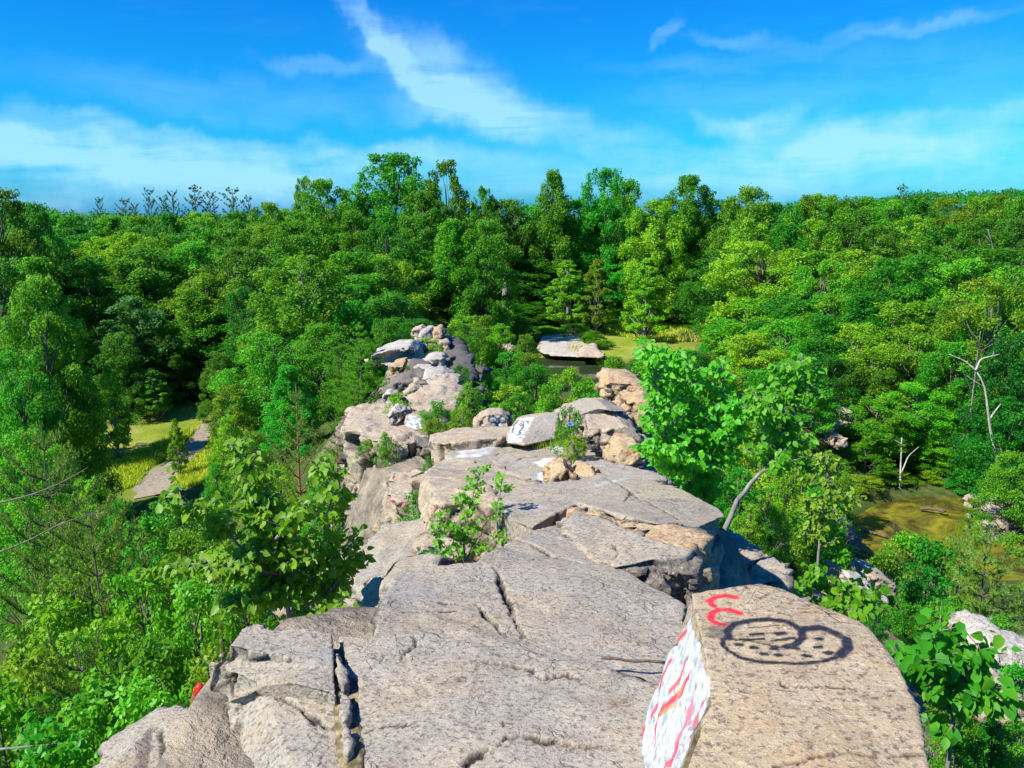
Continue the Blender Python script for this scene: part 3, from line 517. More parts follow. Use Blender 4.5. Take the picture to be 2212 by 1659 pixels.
rock('soil_strip', 'strip of gravelly soil and moss filling the long foreground crack', [(716, 1395, 12.335), (748, 1410, 12.335), (785, 1470, 12.335), (785, 1600, 12.335), (800, 1800, 12.335), (740, 1800, 12.325), (715, 1500, 12.325)], drop=.3, flare=.1, voxel=.012, sm=2, amp=.02, cat='soil',
     mat=simple_mat('crack_soil', [(.32, (.05, .06, .015)), (.48, (.16, .12, .06)), (.62, (.32, .25, .15)), (.75, (.45, .38, .28))], 22, bump=.8, dist=.02))
for pts, lb in (([(726, 1405, 12.39), (742, 1432, 12.39), (758, 1470, 12.38), (742, 1482, 12.38), (729, 1470, 12.39)], 'topmost small wedge stone in the crack between the two nearest rocks'),
           ([(732, 1484, 12.38), (742, 1488, 12.38), (760, 1505, 12.375), (757, 1540, 12.375), (750, 1562, 12.375), (737, 1545, 12.38)], 'middle wedge stone wedged in the long foreground crack'),
           ([(742, 1568, 12.375), (752, 1570, 12.375), (757, 1610, 12.37), (752, 1640, 12.37)], 'lowest wedge stone in the long foreground crack')):
    rock('wedge_stone', lb, pts, drop=.25, flare=.0, voxel=.009, sm=2, amp=.012, cat='stone', group='wedge stones in the foreground crack')
# gully on the left of the slabs
rock('rock_block', 'pale stepped block behind the left end of the cracked slab', [(826, 1262, 11.86), (846, 1212, 11.86), (872, 1198, 11.86), (930, 1190, 11.88), (960, 1196, 11.9), (950, 1226, 11.95), (880, 1240, 11.95)], drop=1.2, flare=.1, voxel=.018, sm=2, amp=.04)
rock('rock_block', 'low block in the gully beside the cliff edge of the cracked slab', [(780, 1300, 11.3), (800, 1240, 11.3), (828, 1246, 11.4), (836, 1300, 11.4), (812, 1380, 11.4), (790, 1370, 11.3)], drop=.8, flare=.1, voxel=.018, sm=2, amp=.04)
rock('rock_slab', 'shaded smooth slab down in the gully left of the tan wall', [(740, 1230, 10.9), (790, 1160, 10.9), (830, 1130, 10.95), (900, 1118, 11.0), (950, 1130, 11.05), (930, 1185, 11.1), (850, 1215, 11.1), (800, 1290, 11.05)], drop=1.3, flare=.15, voxel=.025, sm=3, amp=.06)
rock('rock_wall', 'tan upright rock wall behind the thin leafy bush', [(936, 1090, 11.72), (950, 1070, 11.72), (1000, 1062, 11.72), (1060, 1056, 11.74), (1104, 1110, 11.82), (1140, 1145, 11.86), (1115, 1128, 11.8, .05, -.05, .9), (1080, 1098, 11.76, 0, -.15, .9), (1020, 1084, 11.74, 0, -.2, .9), (960, 1094, 11.72, -.1, -.2, .9)],
     drop=1.2, flare=.08, off=(-.05, -.1), mat=M_ROCK2, voxel=.022, sm=2, amp=.06)
rock('rock_block', 'rounded tan block at the foot of the tan wall', [(906, 1170, 11.5), (920, 1152, 11.5), (965, 1160, 11.5), (1010, 1175, 11.5), (1020, 1196, 11.55), (960, 1205, 11.55), (912, 1195, 11.5)], drop=.9, flare=.12, mat=M_ROCK2, voxel=.02, sm=4, amp=.04)
# middle flank and platform
rock('rock_slope', 'sloping tan bedrock between the near slab and the painted platform', [(945, 992, 10.65), (985, 975, 10.65), (1040, 975, 10.68), (1090, 1000, 10.72), (1130, 1030, 10.9), (1150, 1044, 11.4), (1130, 1052, 11.6), (1050, 1060, 11.6), (985, 1066, 11.55), (938, 1074, 11.5), (915, 1030, 11.0)],
     drop=1.5, flare=.12, off=(-.1, 0), mat=M_ROCK2, voxel=.026, sm=1, amp=.11)
rock('rock_platform', 'flat rock platform with white paint patches in the middle of the ridge', [(960, 985, 10.66), (1000, 958, 10.66), (1090, 945, 10.68), (1140, 950, 10.7), (1240, 958, 10.72), (1300, 975, 10.74), (1390, 1000, 10.78), (1450, 1040, 10.85), (1300, 1050, 10.85), (1150, 1040, 10.8), (1060, 1012, 10.72)],
     drop=1.0, flare=.08, voxel=.028, sm=3, amp=.05, layers=[dict(tol=.3, wob=.05, fills=[((.62, .65, .68), .75, [(972, 975), (1000, 962), (1060, 958), (1090, 966), (1070, 985), (1010, 995), (975, 988)], .16), ((.64, .69, .74), .9, [(1130, 1000), (1180, 985), (1270, 992), (1250, 1012), (1180, 1048), (1140, 1040), (1170, 1015)], .14), (WHT, .8, [(1175, 965), (1210, 960), (1225, 968), (1190, 976)], .08), ((.17, .14, .08), .7, [(1190, 985), (1240, 972), (1280, 985), (1260, 996), (1210, 995)], .1)],
         cracks=[(.03, .025, [(1040, 1010), (1090, 1000), (1130, 985), (1220, 980)]), (.025, .02, [(1060, 985), (1110, 975)])])])
rock('rock_ledge', 'low tan ledge along the back of the painted platform', [(925, 938, 10.72), (985, 924, 10.72), (1050, 922, 10.74), (1110, 920, 10.76), (1130, 932, 10.8), (1085, 946, 10.84), (1030, 950, 10.84), (960, 958, 10.8), (930, 955, 10.75)], drop=.8, flare=.05, mat=M_ROCK2, voxel=.025, sm=2, amp=.05)
rock('rock_terrace', 'left terrace of tan rock with a broken cliff face below', [(746, 905, 10.15), (758, 880, 10.2), (800, 872, 10.22), (862, 872, 10.25), (900, 885, 10.3), (925, 925, 10.4), (938, 940, 10.42), (880, 952, 10.42), (800, 948, 10.36), (772, 934, 10.3)], drop=1.5, flare=.06, off=(0, -.1), mat=M_ROCK2, voxel=.026, sm=1, amp=.14)
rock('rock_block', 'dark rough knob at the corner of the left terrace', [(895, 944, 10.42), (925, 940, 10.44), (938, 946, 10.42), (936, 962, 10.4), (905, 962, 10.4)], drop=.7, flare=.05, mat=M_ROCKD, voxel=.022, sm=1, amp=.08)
rock('rock_block', 'tan block low on the left edge below the terrace', [(745, 985, 9.6), (775, 960, 9.6), (815, 975, 9.7), (850, 1008, 9.8), (820, 1032, 9.8), (770, 1018, 9.7)], drop=1.2, flare=.1, mat=M_ROCK2, voxel=.03, sm=2, amp=.09)
rock('rock_block', 'pale faceted block with pink spray paint on its lower face', [(832, 1040, 10.35), (850, 1016, 10.35), (900, 1010, 10.38), (945, 1030, 10.42), (960, 1060, 10.5), (900, 1085, 10.52), (840, 1075, 10.45)], drop=1.3, flare=.08, off=(0, -.15), mat=M_ROCK2, voxel=.025, sm=2, amp=.09,
     layers=[dict(plane=[(840, 1080, 10.42), (895, 1090, 10.5), (860, 1150, 9.75)], tol=.4, face=.2, strokes=[(PNK, .035, .9, [(846, 1066), (838, 1084)]), (PNK, .05, .75, [(876, 1078), (868, 1096)]), ((.30, .28, .30), .04, .5, [(848, 1052), (843, 1062)])])])
# graffiti stones
face_rock('painted_stone', 'small tilted stone with a blue-grey and white checker painted on it', [(871, 922), (878, 898), (893, 891), (916, 903), (922, 925), (908, 940), (888, 939)], 13.2, .7, back=(.1, -.1), voxel=.016, sm=2, amp=.03, lean=.6,
    layers=[dict(tol=.25, fills=[((.78, .80, .82), .95, [(874, 918), (884, 894), (916, 906), (902, 938), (890, 937)], .02)],
      strokes=[((.20, .25, .36), .022, .9, [(x0, y0), (x0 + 7, y0 + 3)]) for x0, y0 in ((879, 905), (892, 902), (905, 908), (884, 914), (897, 916), (879, 922), (890, 926), (901, 922))])])
face_rock('painted_stone', 'painted stone with two round eyes drawn on grey, behind the ledge', [(1020, 928), (1028, 905), (1052, 893), (1085, 893), (1098, 905), (1100, 926), (1080, 934), (1045, 934)], 12.6, .8, back=(0, -.1), voxel=.018, sm=2, amp=.04, lean=.35,
    layers=[dict(tol=.3, fills=[((.40, .43, .48), .95, [(1052, 895), (1088, 895), (1098, 912), (1084, 926), (1056, 924)], .03)],
      strokes=[((.04, .045, .07), .018, 1.0, [(cx + 9 * math.cos(a * .7), 906 + 7 * math.sin(a * .7)) for a in range(10)]) for cx in (1064, 1086)] + [((.1, .1, .12), .02, .9, [(cx - 3, 907), (cx + 2, 908)]) for cx in (1063, 1085)] + [((.2, .2, .22), .010, .7, [(1056, 916), (1066, 912), (1078, 913), (1088, 918)])])])
face_rock('painted_stone', 'painted stone with a drooping white face on its left side, beside the bush', [(1094, 956, 10.75), (1100, 925, 11.1), (1120, 902, 11.4), (1152, 897, 11.45), (1206, 893, 11.5), (1198, 948, 10.95), (1130, 962, 10.6)], 10.9, .9, back=(.1, -.2), voxel=.016, sm=2, amp=.025, lean=0,
    layers=[dict(tol=.3, fills=[((.62, .66, .72), .95, [(1095, 956), (1102, 922), (1122, 902), (1158, 899), (1140, 930), (1128, 962)], .02), ((.36, .36, .35), .6, [(1156, 901), (1204, 895), (1196, 946), (1130, 960), (1142, 930)], .02)],
      strokes=[((.04, .04, .06), .012, .95, [(1106, 936), (1110, 918), (1120, 908), (1131, 910), (1130, 922), (1122, 930), (1124, 938), (1116, 944)]), ((.04, .04, .06), .009, .95, [(1122, 915), (1126, 913), (1128, 917), (1124, 919), (1122, 915)]), ((.04, .04, .06), .008, .9, [(1138, 910), (1142, 908), (1141, 914)]), ((.05, .05, .07), .008, .9, [(1128, 934), (1138, 930)]), ((.05, .05, .07), .008, .9, [(1124, 942), (1134, 938)]), ((.05, .05, .07), .008, .9, [(1120, 950), (1130, 946)])], cracks=[(.01, .012, [(1166, 918), (1160, 938), (1152, 948)])])])
face_rock('boulder', 'small dark pitted boulder on the left terrace beside the checker stone', [(838, 912), (840, 895), (850, 884), (868, 892), (868, 905), (858, 917), (845, 917)], 13.4, .5, mat=M_ROCKP, voxel=.016, sm=2, amp=.05)
face_rock('boulder', 'pointed tan stone between the checker stone and the terrace bush', [(868, 905), (874, 888), (884, 892), (880, 910)], 13.8, .4, voxel=.018, sm=2, amp=.03)
# right hand blocks of the platform
face_rock('rock_block', 'squared grey block with a dark right side on the right ledge', [(1248, 922, 10.9), (1252, 895, 11.0), (1290, 883, 11.1), (1322, 888, 10.75), (1352, 888, 11.35), (1346, 918, 11.25), (1316, 928, 10.6)], 10.8, .9, back=(-.1, -.05), mat=M_ROCK, voxel=.015, sm=1, amp=.016, lean=.1)
rock('rock_slab', 'tan slab behind the squared grey block', [(1204, 905, 11.0), (1215, 868, 11.0), (1240, 860, 11.0), (1290, 857, 11.0), (1360, 860, 11.0), (1392, 880, 11.0), (1345, 898, 11.0), (1290, 902, 11.0), (1240, 905, 11.0)], drop=1.0, flare=.08, mat=M_ROCK2, voxel=.028, sm=2, amp=.07)
face_rock('rock_block', 'white-topped orange block, highest on the right ledge', [(1298, 862), (1303, 832), (1318, 822), (1365, 826), (1405, 838), (1408, 880), (1330, 878)], 12.2, 1.0, mat=M_ROCK3, voxel=.028, sm=2, amp=.06, lean=.3,
    layers=[dict(tol=.4, fills=[(WHT, .6, [(1303, 835), (1318, 822), (1365, 826), (1375, 832), (1330, 836)], .06)])])
face_rock('rock_wall', 'orange cliff face right of the squared grey block', [(1345, 900), (1352, 868), (1400, 862), (1440, 890), (1440, 960), (1370, 945)], 11.6, .9, mat=M_ROCK3, voxel=.03, sm=2, amp=.08, lean=.2)
face_rock('rock_wall', 'tan rock wall below the squared grey block', [(1262, 968), (1266, 922), (1310, 926), (1350, 924), (1390, 948), (1395, 985), (1340, 982), (1290, 978)], 10.2, 1.0, mat=M_ROCK2, voxel=.02, sm=1, amp=.055, lean=.4)
face_rock('rock_block', 'orange block with a dark right face at the foot of the tan wall', [(1316, 1008), (1322, 985), (1340, 965), (1385, 968), (1392, 1010), (1360, 1014)], 9.4, .7, mat=M_ROCK3, voxel=.022, sm=1, amp=.05, lean=.3)
face_rock('rock_block', 'small dark cube stuck in the tan wall', [(1356, 962), (1358, 942), (1380, 938), (1386, 955), (1376, 968)], 9.9, .4, mat=M_ROCKD, voxel=.018, sm=1, amp=.03)
rock('rock_ledge', 'low ledge right of the white paint patch', [(1210, 1010, 10.95), (1240, 998, 10.95), (1300, 990, 10.98), (1380, 1005, 11.0), (1440, 1030, 11.1), (1360, 1040, 11.15), (1290, 1045, 11.1), (1230, 1040, 11.05)], drop=.7, flare=.06, voxel=.022, sm=2, amp=.045)
face_rock('rock_block', 'pointed tan wedge with a dark right face on the low ledge', [(1236, 1042, 8.6), (1252, 1018, 8.75), (1272, 1006, 8.8), (1286, 1010, 8.7), (1318, 1046, 9.1), (1292, 1046, 8.5)], 8.7, .5, back=(-.1, -.1), mat=M_ROCK3, voxel=.016, sm=1, amp=.035)
face_rock('rock_block', 'small orange stone embedded left of the pointed wedge', [(1180, 1050), (1190, 1025), (1222, 1014), (1240, 1030), (1228, 1052)], 8.5, .5, mat=M_ROCK3, voxel=.018, sm=1, amp=.05)
face_rock('boulder', 'tiny dark brown stone lying on the big nosed slab', [(1292, 1056), (1294, 1046), (1306, 1042), (1316, 1048), (1312, 1056)], 6.4, .08, mat=M_ROCKD, voxel=.008, sm=1, amp=.01)
# far outcrops of the ridge
ST = (.1, .05, 1.0, 5.0)
face_rock('rock_stack', 'layered tan stack of thin slabs behind the terrace bush', [(882, 884), (880, 866), (893, 852), (930, 846), (952, 838), (978, 842), (990, 848), (986, 888), (940, 896)], 16.5, 1.8, mat=M_ROCK2, voxel=.035, sm=1, amp=.10, strata=ST, lean=.7)
face_rock('rock_block', 'blunt tan block left of the layered stack', [(868, 868), (874, 846), (890, 836), (906, 846), (900, 866)], 16.8, 1.0, mat=M_ROCK2, voxel=.035, sm=2, amp=.08)
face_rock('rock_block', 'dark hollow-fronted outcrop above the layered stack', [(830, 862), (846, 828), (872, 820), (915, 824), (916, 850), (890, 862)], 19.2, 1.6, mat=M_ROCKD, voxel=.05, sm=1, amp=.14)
face_rock('rock_block', 'pale split outcrop above the layered stack', [(905, 856), (905, 826), (912, 818), (948, 820), (972, 828), (976, 848), (940, 862)], 18.6, 1.6, mat=M_ROCKP, voxel=.04, sm=1, amp=.10, lean=.5)
face_rock('rock_block', 'thin orange slab jutting right above the layered stack', [(935, 858), (945, 848), (990, 844), (1000, 850), (992, 862), (945, 866)], 17.4, .9, mat=M_ROCK3, voxel=.035, sm=1, amp=.06)
face_rock('boulder', 'small pale boulder on the left rim under the pine', [(823, 866), (827, 852), (842, 848), (852, 856), (846, 868), (832, 872)], 16.2, .5, mat=M_ROCKP, voxel=.025, sm=2, amp=.05)
face_rock('boulder', 'tiny white stone below the rim boulder', [(826, 882), (832, 874), (844, 873), (846, 882)], 15.8, .3, mat=M_ROCKP, voxel=.025, sm=2, amp=.03)
face_rock('rock_block', 'long pale slab block with a shaded right end, high on the far ridge', [(800, 790), (800, 768), (840, 757), (878, 757, 28.4), (908, 757, 30.2), (904, 792, 30.0), (876, 790, 28.2)], 28.8, 2.6, mat=M_ROCKP, voxel=.06, sm=1, amp=.10, lean=.1)
face_rock('rock_block', 'pale rubble left end of the long slab block', [(788, 790), (796, 774), (822, 768), (830, 786), (812, 798)], 29.2, 1.4, mat=M_ROCKP, voxel=.06, sm=1, amp=.16)
face_rock('rock_block', 'orange block under the long pale slab', [(838, 812), (842, 790), (872, 788), (878, 812), (855, 818)], 26, 1.5, mat=M_ROCK3, voxel=.05, sm=1, amp=.10)
face_rock('rock_block', 'dark wedge block under the long pale slab', [(876, 816), (874, 792), (905, 797), (925, 800), (918, 818)], 25.5, 1.5, mat=M_ROCKD, voxel=.05, sm=1, amp=.08)
face_rock('rock_block', 'pale triangular slab leaning on the dark wedge block', [(890, 794), (934, 796), (924, 812), (905, 802)], 25.0, .7, mat=M_ROCKP, voxel=.045, sm=1, amp=.04)
face_rock('boulder', 'rounded grey boulder near the top of the far ridge', [(908, 794), (914, 778), (930, 773), (955, 775), (958, 790), (946, 800), (925, 800)], 26.8, 1.2, mat=M_ROCKP, voxel=.045, sm=2, amp=.06)
face_rock('boulder', 'dark stone beside the rounded grey boulder', [(954, 798), (956, 776), (972, 778), (974, 796), (962, 802)], 27.2, .9, mat=M_ROCKD, voxel=.045, sm=2, amp=.06)
face_rock('boulder', 'low dark stone in the hollow below the rounded boulder', [(914, 820), (920, 806), (940, 804), (952, 812), (946, 822)], 24, .8, mat=M_ROCKD, voxel=.045, sm=2, amp=.06)
for pts, lb, mt in (([(886, 728), (888, 712), (908, 709), (916, 714), (910, 730)], 'left stone of the row crowning the far outcrop', M_ROCK2), ([(906, 730), (912, 713), (932, 711), (934, 728), (922, 735)], 'middle stone of the row crowning the far outcrop', M_ROCKP), ([(930, 732), (934, 714), (950, 710), (958, 722), (950, 736)], 'right stone of the row crowning the far outcrop', M_ROCK3)):
    face_rock('boulder', lb, pts, 38, 1.6, mat=mt, voxel=.07, sm=1, amp=.10)
face_rock('rock_block', 'tan base rock under the row of stones on the far outcrop', [(890, 760), (892, 730), (930, 734), (966, 738), (968, 765), (930, 770)], 37.4, 2.5, mat=M_ROCK2, voxel=.08, sm=1, amp=.18)
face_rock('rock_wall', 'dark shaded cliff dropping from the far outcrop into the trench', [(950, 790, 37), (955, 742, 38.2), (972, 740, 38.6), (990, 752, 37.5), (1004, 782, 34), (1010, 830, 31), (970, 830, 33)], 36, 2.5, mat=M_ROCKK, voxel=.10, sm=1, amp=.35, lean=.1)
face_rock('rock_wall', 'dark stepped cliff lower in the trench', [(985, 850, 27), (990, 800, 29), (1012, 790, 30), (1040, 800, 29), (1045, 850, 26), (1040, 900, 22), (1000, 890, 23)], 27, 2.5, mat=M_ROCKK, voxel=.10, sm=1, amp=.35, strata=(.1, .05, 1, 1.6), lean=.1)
# right flank and pond edge
rock('rock_ledge', 'yellowish mossy ledge of bedrock above the right pond', [(1672, 1150, 6.6), (1700, 1138, 6.5), (1760, 1190, 6.9), (1850, 1240, 7.2), (1835, 1262, 7.3), (1760, 1245, 7.2), (1700, 1200, 6.9)], drop=1.5, flare=.15, mat=M_ROCK3, voxel=.06, sm=2, amp=.12)
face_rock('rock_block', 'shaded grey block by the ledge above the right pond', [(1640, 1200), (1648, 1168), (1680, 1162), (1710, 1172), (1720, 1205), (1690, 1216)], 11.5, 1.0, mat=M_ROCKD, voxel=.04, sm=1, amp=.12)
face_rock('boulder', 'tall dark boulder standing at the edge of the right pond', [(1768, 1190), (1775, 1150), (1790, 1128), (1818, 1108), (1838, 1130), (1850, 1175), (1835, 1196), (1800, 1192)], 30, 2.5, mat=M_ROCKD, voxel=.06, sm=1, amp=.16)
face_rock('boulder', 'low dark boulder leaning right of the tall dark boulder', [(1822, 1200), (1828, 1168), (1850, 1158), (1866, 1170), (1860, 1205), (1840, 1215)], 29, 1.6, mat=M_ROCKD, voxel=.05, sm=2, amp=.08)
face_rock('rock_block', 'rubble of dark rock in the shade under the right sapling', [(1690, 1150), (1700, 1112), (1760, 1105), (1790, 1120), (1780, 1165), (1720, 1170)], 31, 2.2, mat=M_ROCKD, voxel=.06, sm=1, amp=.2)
face_rock('rock_block', 'log-shaped tan block among the bushes right of the ledge', [(1868, 1262), (1876, 1238), (1925, 1256), (1943, 1268), (1936, 1288), (1918, 1290), (1880, 1274)], 12, .7, mat=M_ROCK2, voxel=.03, sm=2, amp=.05)
face_rock('rock_block', 'pale curved ledge stone below the log-shaped block', [(1850, 1300), (1862, 1280), (1905, 1290), (1925, 1305), (1920, 1330), (1895, 1335), (1880, 1320)], 10.5, .8, mat=M_ROCKP, voxel=.03, sm=2, amp=.07)
face_rock('boulder', 'upper flat boulder at the right end of the pond', [(2112, 1112), (2122, 1095), (2160, 1088), (2196, 1092), (2200, 1112), (2180, 1118), (2140, 1114)], 34, 1.6, mat=M_ROCK, voxel=.06, sm=2, amp=.06)
face_rock('boulder', 'lower wide boulder at the right edge of the view above the pine', [(2122, 1150), (2138, 1136), (2180, 1128), (2240, 1130), (2250, 1160), (2190, 1166), (2150, 1168)], 32, 1.8, mat=M_ROCK, voxel=.06, sm=2, amp=.06)
face_rock('boulder', 'small pale boulder at the near shore of the right pond', [(1832, 1112), (1838, 1102), (1856, 1100), (1864, 1108), (1858, 1114)], 36, .8, mat=M_ROCKP, voxel=.05, sm=2, amp=.04)
face_rock('rock_stack', 'layered tan outcrop among the trees on the right', [(1742, 920), (1744, 896), (1790, 892), (1820, 896), (1840, 905), (1834, 930), (1790, 940), (1760, 938)], 41, 3.5, mat=M_ROCK2, voxel=.08, sm=1, amp=.22, strata=(.1, .05, 1, 1.5), lean=.9)
face_rock('boulder', 'white stone on top of the layered outcrop on the right', [(1822, 904), (1826, 892), (1846, 890), (1860, 900), (1852, 912), (1834, 910)], 41.5, 1.3, mat=M_ROCKP, voxel=.06, sm=2, amp=.06)
face_rock('rock_block', 'tan stone on the slope below the layered outcrop', [(1795, 962), (1802, 942), (1828, 945), (1828, 965), (1812, 972)], 38, 1.3, mat=M_ROCK2, voxel=.05, sm=1, amp=.10)
face_rock('rock_block', 'pale rubble on the slope left below the layered outcrop', [(1706, 1015), (1712, 990), (1745, 985), (1760, 1000), (1750, 1020), (1725, 1024)], 31, 1.5, mat=M_ROCKP, voxel=.05, sm=1, amp=.2)
face_rock('rock_block', 'tan rocks glimpsed through the leaves of the right sapling', [(1585, 860), (1600, 830), (1640, 840), (1660, 890), (1620, 910)], 44, 2.5, mat=M_ROCK2, voxel=.06, sm=1, amp=.2)
face_rock('rock_block', 'pale stone under the bushes at lower right', [(2130, 1440), (2150, 1410), (2200, 1405), (2260, 1420), (2250, 1470), (2180, 1465)], 8.2, .9, mat=M_ROCKP, voxel=.03, sm=2, amp=.07)
face_rock('rock_block', 'tan stone at the right edge near the bottom', [(2120, 1540), (2150, 1510), (2230, 1505), (2260, 1560), (2180, 1580)], 5.5, .7, mat=M_ROCK2, voxel=.03, sm=2, amp=.07)
# far pond banks
face_rock('rock_bank', 'pale flat rock bank on the far shore of the pond', [(1160, 758), (1172, 744), (1215, 740), (1262, 742), (1290, 758), (1298, 768), (1250, 772), (1190, 770)], 73, 9, mat=M_ROCKP, voxel=.14, sm=2, amp=.15, lean=4.0)
face_rock('rock_bank', 'darker broken rock bank right of the pale far bank', [(1250, 772), (1262, 754), (1290, 752), (1306, 764), (1300, 774)], 71.5, 3, mat=M_ROCK2, voxel=.14, sm=1, amp=.25, lean=1.2)
face_rock('rock_bank', 'low pale stones left of the far bank', [(1060, 762), (1075, 752), (1110, 754), (1130, 762), (1100, 768)], 66, 3, mat=M_ROCK2, voxel=.14, sm=1, amp=.2, lean=1.2)

# ================================================================== VEGETATION BUILDERS
def unit(v): return v / (np.linalg.norm(v, axis=-1, keepdims=True) + 1e-9)
def leaf_verts(C, N, A, s, kind='diamond', width=.34, bend=.18):
    """C centres, N upward normals, A axis (base to tip), s sizes -> vertices and triangles of one leaf each"""
    N = unit(N); A = unit(A - N * (A * N).sum(1, keepdims=True)); W = np.cross(N, A); s = np.asarray(s)[:, None]; n = len(C)
    if kind == 'diamond':
        pts = [C - A * s * .5, C + A * s * .5 - N * s * bend * .5, C - A * s * .05 + W * s * width + N * s * .07, C - A * s * .05 - W * s * width + N * s * .07]
        tri = np.array([(0, 3, 1), (0, 1, 2)])
    else:
        b = C - A * s * .5
        f = lambda t, w, h: b + A * s * t + W * s * w + N * s * h
        pts = [b, f(.22, width * .95, .05), f(.22, 0, -.01), f(.22, -width * .95, .05), f(.58, width * .85, .03 - bend * .3), f(.58, 0, -.04 - bend * .3), f(.58, -width * .85, .03 - bend * .3), f(1.0, 0, -bend)]
        tri = np.array([(0, 2, 1), (0, 3, 2), (1, 2, 5), (1, 5, 4), (2, 3, 6), (2, 6, 5), (4, 5, 7), (5, 6, 7)])
    k = len(pts); V = np.stack(pts, 1).reshape(-1, 3)
    F = (tri[None] + (np.arange(n) * k)[:, None, None]).reshape(-1, 3)
    return V, F, k
def leaf_mesh(name, C, N, A, s, tint, mat, kind='diamond', width=.34, bend=.18):
    V, F, k = leaf_verts(C, N, A, s, kind, width, bend)
    return mesh_np(name, V, F, mat, np.repeat(tint, k))
def sphere(rng, n): return unit(rng.normal(size=(n, 3)))
def broadleaf(h, wd, seed, mat, nl=40, nleaf=16000, leaf=.22, cb=.25, shape='round', flat=.75, lr=(.13, .22), bark=None, sparse=0.0, lkind='diamond'):
    rng = np.random.default_rng(seed); g = Geo(); R = wd / 2
    tz = np.linspace(-.6, h * .86, 7); tp = np.stack([rng.normal(0, .012 * h, 7).cumsum() * .5, rng.normal(0, .012 * h, 7).cumsum() * .5, tz], 1); tp[:2, :2] *= .3
    r0 = .016 * h + .03; g.tube(tp, np.linspace(r0, r0 * .2, 7), 7)
    L = []
    for i in range(nl):
        t = 1 - (1 - cb) * ((i + rng.random()) / nl) ** (.85 if shape != 'cone' else 1.0)
        tt = (t - cb) / (1 - cb)
        if shape == 'round': env = math.sqrt(max(0, 1 - (max(0, tt - .36) / .64) ** 2.5)) if tt > .36 else .66 + .34 * (tt / .36)
        elif shape == 'cone': env = (1 - tt) ** .75 * .96 + .06
        elif shape == 'column': env = min(1, (1 - tt) ** .5 * 1.1) * (.75 + .25 * math.sin(tt * 3))
        else: env = min(1, (1 - tt) ** .4 + .1)
        q = wd * rng.uniform(*lr) * (.75 if tt > .8 else 1); rr = max(0, env * R - q * .55) * (1 if rng.random() < .78 else rng.random())
        a = i * 2.39996 + rng.normal(0, .5); z = min(t * h, h - q * flat * .8)
        L.append((rr * math.cos(a), rr * math.sin(a), z, q, rng.random()))
    L.append((0, 0, h - wd * .10, wd * .11, .5)); L = np.array(L)
    for l in L:
        if rng.random() < .6:
            f = np.clip((l[2] / h - rng.uniform(.12, .3)) / .86, .08, .92) * 6; i = int(f); st = tp[i] + (tp[min(6, i + 1)] - tp[i]) * (f - i)
            m = (st + l[:3]) / 2 + (0, 0, -.03 * h * rng.random()) + rng.normal(0, .015 * h, 3); rb = r0 * rng.uniform(.22, .42)
            g.tube(np.array([st, m, l[:3] + (0, 0, l[3] * .3)]), [rb, rb * .65, rb * .2], 5)
    ns = 9; sub = np.repeat(L, ns, 0); ds = sphere(rng, len(sub)); ds[:, 2] = np.where((ds[:, 2] < -.3) & (rng.random(len(sub)) < .5), -ds[:, 2], ds[:, 2])
    sub[:, :3] += ds * (sub[:, 3] * rng.uniform(.45, 1.05, len(sub)))[:, None] * np.array([1, 1, flat]); sub[:, 3] *= rng.uniform(.26, .5, len(sub)); sub[:, 4] = np.clip(sub[:, 4] + rng.normal(0, .25, len(sub)), 0, 1)
    inner = L.copy(); inner[:, 3] *= .7; L = np.concatenate([sub, inner]); L[:, 2] = np.minimum(L[:, 2], h - L[:, 3] * .7)
    wgt = L[:, 3] ** 2; wgt = wgt / wgt.sum(); ids = rng.choice(len(L), nleaf, p=wgt); D = sphere(rng, nleaf)
    flip = (D[:, 2] < -.3) & (rng.random(nleaf) < .35); D[flip, 2] *= -1
    rad_ = (.45 + .60 * rng.random(nleaf) ** .6); bump = 1 + .35 * vnoise(D * 1.0 + L[ids, :3] * 3, 2.6, seed)
    C = L[ids, :3] + D * (L[ids, 3] * rad_ * bump)[:, None] * np.array([1, 1, .9])
    if sparse > 0: keep = vnoise(C, 2.2 / (wd * .12), seed + 5) > -1 + 2 * sparse; C, D, ids = C[keep], D[keep], ids[keep]
    n = len(C); N = unit(D * .6 + np.array([0, 0, .42]) + rng.normal(0, .5, (n, 3))); A = unit(D * .6 + np.array([0, 0, -.35]) + rng.normal(0, .6, (n, 3)))
    tint = np.clip(.45 * L[ids, 4] + .15 + .38 * rng.random(n) + .2 * (rng.random(n) < .08), 0, 1)
    return g.mesh('trunk', bark or M_BARK), leaf_mesh('crown', C, N, A, leaf * rng.uniform(.65, 1.25, n), tint, mat, lkind)
